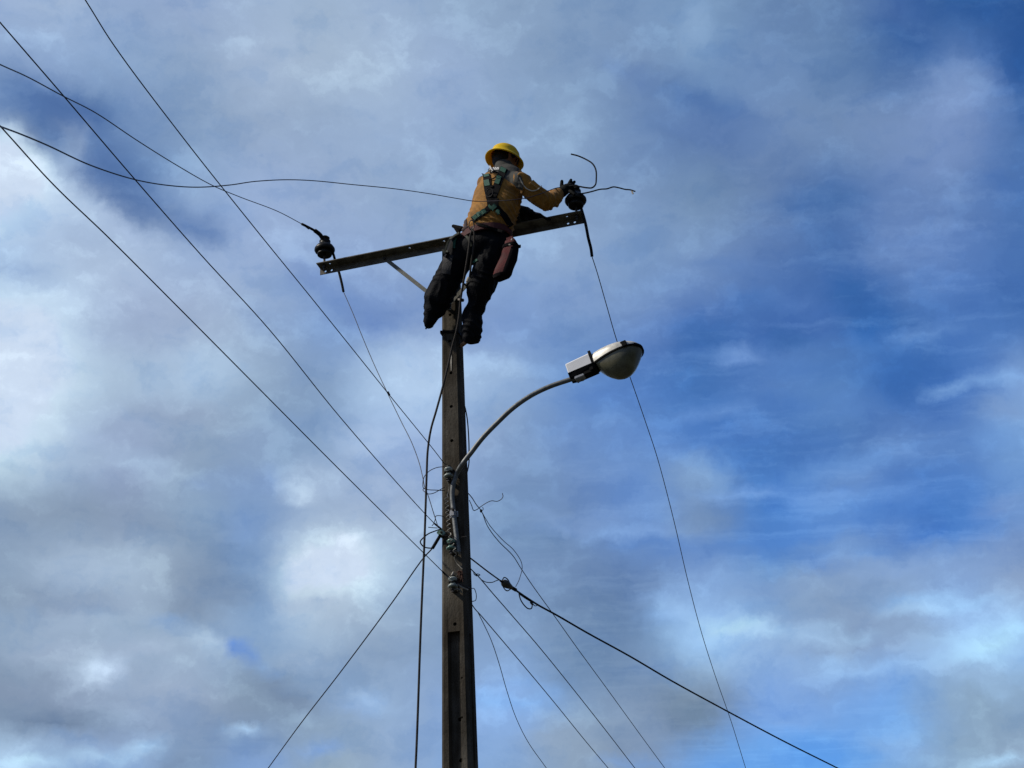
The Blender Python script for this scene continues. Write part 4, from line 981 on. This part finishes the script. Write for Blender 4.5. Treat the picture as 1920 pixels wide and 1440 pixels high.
harness = part('harness', ribbon([(946, 316), (940, 328), (932, 350), (925, 370), (923, 386)], 14, SB, mb=ribbon([(913, 328), (914, 337), (915, 352), (919, 372), (924, 388)], 14, SB)), M['web_black'], person)
def hp(name, mb, m, label=None, smooth=True): return part(name, mb, m, harness, smooth, label)
hm = MB()
ribbon([(925, 380), (916, 392), (903, 402), (886, 413)], 10, SB, .006, mb=hm); ribbon([(923, 380), (935, 393), (946, 406), (957, 424)], 10, SB, .006, mb=hm); ribbon([(914, 381), (924, 380), (935, 381)], 14, SB, .007, mb=hm)
hp('waist_strap', hm, M['web_black'])
for pth, w in (([(913, 328.5), (914, 333)], 10), ([(913, 339), (915, 350)], 10), ([(945, 317), (942, 324)], 11), ([(936.5, 332), (931.5, 346)], 9), ([(911, 396), (896, 405)], 8), ([(929, 386), (921, 394)], 8), ([(931, 396), (937, 402)], 7), ([(893, 407), (889, 411)], 8), ([(917, 391), (922, 387)], 9)):
    hp('green_panel', ribbon(pth, w, SB, .0105, .0015, k=4), M['web_green'])
mb = MB(); hc, hn = cast(921, 364, SB); hc += hn * .016
mb.tube(spline([hc + brt * .026 * math.cos(a) * (1 if math.sin(a) > 0 else 1.0) + EZ * .036 * math.sin(a) + hn * .004 for a in np.linspace(0, 2 * math.pi, 14)], 4), .0042, 8); mb.box(hc - EZ * .028, brt, EZ, hn, .026, .007, .004, .002)
hp('back_ring', mb, M['rubber'])
mb = MB(); mb.box(cast(921, 352, SB)[0] + hn * .012, brt, EZ, hn, .022, .010, .004, .002)
hp('chest_cord', ribbon([(918, 337), (925, 337), (931, 333)], 1.4, SB, .012, .001), M['web_black'])
hp('chest_cord', ribbon([(919, 325), (927, 323), (934, 324)], 1.4, SB, .006, .001), M['web_black'])
hp('strap_keeper', mb, M['web_black'])
# embroidered script on the yoke (illegible pale lettering)
mb = MB()
for k, (x0, y0, x1, y1) in enumerate([(915, 319, 918, 315), (918, 315, 919, 318.5), (919.5, 318, 922, 315.5), (922, 315.5, 923, 318.3), (924, 318, 926, 315), (926, 315, 927, 317.8), (928, 317.5, 930, 315), (930, 315, 931, 317.6), (932, 317, 934, 315), (934, 315, 936, 317), (915, 320, 925, 319), (926, 319, 936, 318)]):
    ribbon([(x0, y0), (x1, y1)], 1.5, [shirt_bvh, BVHTree.FromPolygons([v.co + wloc(col_o.parent) for v in col_o.data.vertices], [tuple(p.vertices) for p in col_o.data.polygons])], .005, .001, mb=mb, k=3)
part('yoke_lettering', mb, mat('pale_thread', (.75, .75, .72), .7), person)
# sleeve piping
part('sleeve_piping', ribbon([(974, 333), (980, 345), (988, 354), (1000, 358), (1010, 354), (1016, 348)], 1.8, SB, .003, .0015), M['tape'], person)
# harness leg straps
mb = MB()
ribbon([(862, 437), (852, 443), (842, 452), (837, 466), (834, 474)], 4.5, TB, .004, mb=mb); ribbon([(858, 443), (868, 441), (878, 447), (884, 462)], 4.5, TB, .004, mb=mb); ribbon([(829, 468), (835, 474), (841, 471)], 4, TB, .004, mb=mb)
hp('leg_strap', mb, mat('olive_webbing', (.03, .036, .023), .8, 0, .3, 50))
hp('leg_strap', ribbon([(856, 444), (853, 453), (852, 466)], 4.5, TB, .005), M['web_green'], 'green leg strap of the harness')
hp('leg_strap', ribbon([(889, 492), (896, 487)], 3.5, TB, .004), M['web_green'], 'green leg strap of the harness')
part('knee_patch', ribbon([(842, 478), (839, 495), (836, 514)], 17, TB, .003, .002), M['patch'], person)
# belt
mb = MB(); bc = L(911, 447, -.29)
def bring(dz, e_): return [p + EZ * (dz - .10 * (p - bc).dot(brt) * .0) for p in ell_ring(bc, .184 + e_, .146 + e_, 40)]
mb.loft([bring(-.028, 0), bring(-.024, .008), bring(.024, .008), bring(.028, 0)], cap=False)
belt = part('belt', mb, M['web_red'], person)
belt_bvh = BVHTree.FromPolygons(mb.v, mb.f)
mb = MB(); ribbon([(889, 419), (905, 423), (925, 429), (945, 434)], 5, [belt_bvh], .004, mb=mb); part('belt_strap', mb, M['web_black'], belt)
mb = MB(); c = L(857, 428, -.33)
mb.capsule(L(850, 424, -.33), .013, L(866, 429, -.34), .019); mb.capsule(L(851, 424, -.33), .010, L(860, 436, -.33), .014); part('belt_roll', as_mb(fuse(mb, .004, 3)), M['web_black'], belt)
mb = MB(); mb.ell(L(875, 417, -.36), brt, bf, EZ, .022, .016, .028); mb.ell(L(874, 430, -.39), brt, bf, EZ, .034, .02, .026); mb.capsule(L(875, 417, -.36), .016, L(874, 430, -.39), .02); mb = as_mb(fuse(mb, .004, 2)); part('belt_pouch', mb, mat('dusty_pouch', (.05, .03, .028), .8), belt)
mb = MB(); ch_ = L(884, 422, -.47); mb.tube(spline([ch_ + RT * (.018 * math.cos(a)) + UP * (.034 * math.sin(a)) for a in np.linspace(0, 2 * math.pi, 12)], 4), .0042, 8); part('carabiner', mb, M['steel'], belt)
# helmet
def helmet():
    c = L(946, 300.5, -.185)
    pit = R(9); f = (hf * math.cos(pit) - EZ * math.sin(pit)); 
    rol = R(4); r = (hrt * math.cos(rol) + f.cross(hrt) * 0 - EZ * math.sin(rol)); u = r.cross(f).normalized()
    if u.z < 0: u = -u
    f = u.cross(r).normalized(); f = f if f.dot(hf) > 0 else -f
    mb = MB(); n = 40
    prof = [(.126, -.008, .146, 0), (.130, -.004, .150, 0), (.128, .001, .148, 0), (.112, .012, .125, 0), (.101, .020, .115, 0), (.099, .045, .112, 0), (.093, .070, .105, 0), (.078, .095, .088, 0), (.055, .112, .063, 0), (.028, .121, .032, 0), (.004, .123, .005, 0)]
    inn = [(.004, .118, .005, 0), (.052, .106, .06, 0), (.075, .089, .085, 0), (.089, .066, .101, 0), (.095, .043, .108, 0), (.097, .018, .111, 0), (.108, .008, .121, 0), (.124, -.009, .144, 0)]
    rings = []
    for W, h, D, _ in prof + inn + [prof[0]]:
        rg = []
        for k in range(n):
            t = 2 * math.pi * k / n; rd = 1.0
            hh = h + (.004 * max(0, math.cos(t)) ** 8 * (1 if .05 < h < .12 else 0))
            if .02 < h < .124: hh += .0045 * max(0, 1 - abs(math.sin(t)) * 6) * (1 if abs(W) > .01 else 0)
            sag = -.010 * (abs(math.sin(t)) ** 2) if W > .11 and h < .01 else 0
            rg.append(c + r * (W * math.sin(t)) + f * (D * math.cos(t)) + u * (hh + sag))
        rings.append(rg)
    mb.loft(rings, cap=False); return mb, c, r, f, u
hmb, hc_, hr_, hf_, hu_ = helmet()
hel = part('helmet', hmb, M['helmet'], person, auto=50)
mb = MB()
for a0 in (.9, 2.2, 3.9, 5.2): mb.tube(spline([hc_ + hr_ * .09 * math.sin(a0) + hf_ * .1 * math.cos(a0) + hu_ * .012, headc + hr_ * .07 * math.sin(a0) + hf_ * .07 * math.cos(a0) - EZ * .03, headc + hf * .05 - EZ * .10], 5), .0032, 6)
part('chin_strap', mb, M['web_black'], person)
mb = MB(); mb.tube(spline([headc + hrt * .078 + EZ * .004 - hf * .01, headc + hrt * .08 + hf * .03 + EZ * .008, headc + hrt * .06 + hf * .078 + EZ * .006], 5), .0025, 6)
for s in (-1, 1): mb.box(headc + hf * .098 + hrt * s * .036 + EZ * .004, hrt, EZ, hf, .028, .018, .002, .001)
part('glasses', mb, mat('glasses_plastic', (.25, .27, .32), .2, 0, .1), person)
# gloves: each fused from palm, cuff, thumb and four fingers
def glove(pts, cuff):
    mb = MB(); mb.chain(cuff, 16)
    for ch in pts: mb.chain(ch, 12)
    return as_mb(fuse(mb, .0035, 3, .4))
g = lambda x, y, l, r: (L(x, y, l), r)
part('glove', glove([
    [g(1055, 360, -.17, 0.0356), g(1062, 354, -.17, 0.0368), g(1068, 352, -.165, 0.0345)],
    [g(1055, 355, -.18, 0.0184), g(1053, 348, -.18, 0.0144), g(1053.5, 340, -.18, 0.0121)],          # thumb
    [g(1065, 349, -.17, 0.0149), g(1068, 343, -.165, 0.0132), g(1070.5, 337.5, -.16, 0.0109)],       # index
    [g(1069, 349, -.16, 0.0149), g(1074, 345, -.15, 0.0132), g(1077, 341, -.15, 0.0109)],            # middle
    [g(1070, 352, -.17, 0.0149), g(1077, 350, -.175, 0.0132), g(1082, 353, -.18, 0.0109)],           # ring
    [g(1067, 358, -.18, 0.0138), g(1072, 360, -.195, 0.0121), g(1077, 364, -.20, 0.0098)]],          # little
    [g(1047, 364, -.175, 0.0414), g(1055, 360, -.17, 0.0368)]), M['glove'], person)
part('glove', glove([
    [g(1004, 406, -.09, .030), g(1014, 409, -.10, .026)],
    [g(1006, 403, -.11, .014), g(1013, 403, -.13, .012), g(1018, 406, -.14, .010)],
    [g(1012, 406, -.12, .012), g(1021, 408, -.135, .011), g(1028, 412, -.145, .0095)],
    [g(1013, 408, -.10, .012), g(1023, 409, -.11, .011), g(1031, 412, -.13, .0095)],
    [g(1013, 409, -.08, .012), g(1022, 409, -.085, .011), g(1030, 411, -.10, .0095)],
    [g(1012, 410, -.06, .011), g(1019, 409, -.06, .010), g(1025, 409, -.07, .0085)]],
    [g(955, 400, 0, .075), g(968, 401, -.02, .070), g(985, 401, -.05, .054), g(996, 404, -.08, .038), g(1004, 406, -.09, .030)]), M['glove'], person)
# boots
def boot(ank, heel, toe):
    mb = MB(); mb.chain([(ank + EZ * .06, .048), (ank, .042)]); mb.chain([(ank, .046), (heel + EZ * .012, .030)]); mb.chain([(ank, .045), (heel.lerp(toe, .55) + EZ * .012, .038), (toe + EZ * .004, .030)])
    return as_mb(fuse(mb, .005, 3))
part('boot', boot(L(809, 590, -.17), L(810, 596, -.18), L(803, 608, -.09)), M['boot'], person)
part('boot', boot(L(884, 610, -.15), L(882, 619, -.18), L(894, 634, -.03)), M['boot'], person)
for a, b_ in (((806, 606), (798, 617)), ((893, 632), (900, 640))):
    mb = MB(); p = L(*a, -.16); q = L(*b_, -.14); mb.tube([p, p.lerp(q, .6), q], [.011, .0075, .005], 8); part('boot_strap', mb, M['boot'], person)

# ------------------------------------------------------------------ tool bag and rope
th = thing('tool_bag', 'maroon canvas tool pouch hanging at the worker\'s right hip below the crossarm', 'bag', L(957, 448, -.22))
mb = MB(); n = 32; YBAG = -.40
secs = [(957, 452, .036, .022), (958, 459, .047, .032), (957.5, 470, .053, .038), (952, 488, .058, .042), (946, 503, .062, .044), (941.5, 516, .064, .042), (940.5, 521, .058, .034)]
mb.loft([ell_ring(L(x, y, YBAG), w, d, n, e=.6) for x, y, w, d in secs])
from mathutils import noise as nz_
mb.v = [v + (v - L(950, 488, YBAG)).normalized() * (.009 * nz_.noise(v * 22) + .005 * nz_.noise(v * 50)) for v in mb.v]
zt_, zb_ = L(957, 452, YBAG).z, L(940, 521, YBAG).z
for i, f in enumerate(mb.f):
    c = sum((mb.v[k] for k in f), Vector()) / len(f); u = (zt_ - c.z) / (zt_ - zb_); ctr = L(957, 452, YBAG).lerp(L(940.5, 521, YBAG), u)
    if (c - ctr).dot(EX) > .050 - .045 * u or u > .95: mb.m[i] = 1  # shade on the bag's right side painted in black; bottom black too
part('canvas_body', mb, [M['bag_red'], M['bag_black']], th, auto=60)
mb = MB(); mb.loft([ell_ring(L(x, y, YBAG), w, d, n, e=.6) for x, y, w, d in [(957.5, 459, .050, .036), (957.5, 461, .056, .041), (957.5, 466, .056, .041)]]); mb.box(L(971, 463, YBAG), brt, bf, EZ, .024, .004, .014, .002); part('bag_rim', as_mb(fuse(mb, .004, 1)), M['bag_black'], th)
mb = MB(); mb.box(L(956, 450, YBAG), brt, bf, EZ, .026, .006, .026, .003); part('hanger_loop', mb, M['bag_red'], th, smooth=False)
for a, b_ in (((959, 451), (960.5, 448)), ((954, 459.5), (957, 459))):
    mb = MB(); mb.tube([L(*a, YBAG - .05), L(*b_, YBAG - .05)], .006, 8); part('brass_rivet', mb, M['tape'], th)

rp = lerp_line([(884, 428, -.50), (889, 436, -.50), (889, 452, -.48), (887, 470, -.46), (884, 490, -.43), (882, 508, -.40), (880, 522, -.36)])
rope2 = lerp_line([(886, 430, -.50), (882, 442, -.49), (880, 458, -.48), (877, 480, -.46), (873, 505, -.42), (868, 535, -.36), (864, 560, -.31), (861, 590, -.27), (856, 620, -.24), (848, 650, -.20), (839, 690, -.19), (829, 730, -.20), (818, 770, -.22), (808, 805, -.24), (802, 845, -.25), (800, 890, -.25), (798, 950, -.25), (796, 1010, -.25), (793, 1080, -.25), (790, 1150, -.25), (787, 1230, -.25), (784, 1320, -.25), (781, 1400, -.25), (779, 1445, -.25)])
last = rope2[-1]
rope2 += [Vector((last.x - .02, last.y + .03, z)) for z in (3.5, 2.0, .8, .03)]
th = thing('safety_rope', 'long dark rope hanging from the worker\'s belt down along the pole\'s left side', 'rope', rp[0])
mb = MB(); mb.tube(spline(rope2, 8), .0072, 10); part('hanging_line', mb, M['rope'], th)
mb = MB(); mb.tube(spline(rp, 8), .0066, 10); part('short_line', mb, M['rope'], th)
mb = MB(); mb.tube([L(880, 520, -.37), L(877, 527, -.36)], .013, 10); mb.tube([L(877, 527, -.36), L(875, 529, -.36)], .010, 10); part('rope_end_fitting', mb, M['tape'], th)
mb = MB(); mb.tube(spline(lerp_line([(864, 524, -.3), (868, 530, -.3), (876, 537, -.28)]), 5), .0065, 8); part('tether', mb, M['rubber'], th)
# pole-step rope end curled on the ground
print('pole z at y620/1440', loc(pf(845, 620)).z, loc(pf(845, 1440)).z, 'ZT', ZT)
print('edges', [tuple(round(v, 1) for v in (project(G(-hw(z), -hw(z), z) - EYE)[0], project(G(hw(z), -hw(z), z) - EYE)[0], project(G(hw(z), hw(z), z) - EYE)[0], project(G(hw(z), hw(z), z) - EYE)[1])) for z in (4.2, 5, 6, 7)])
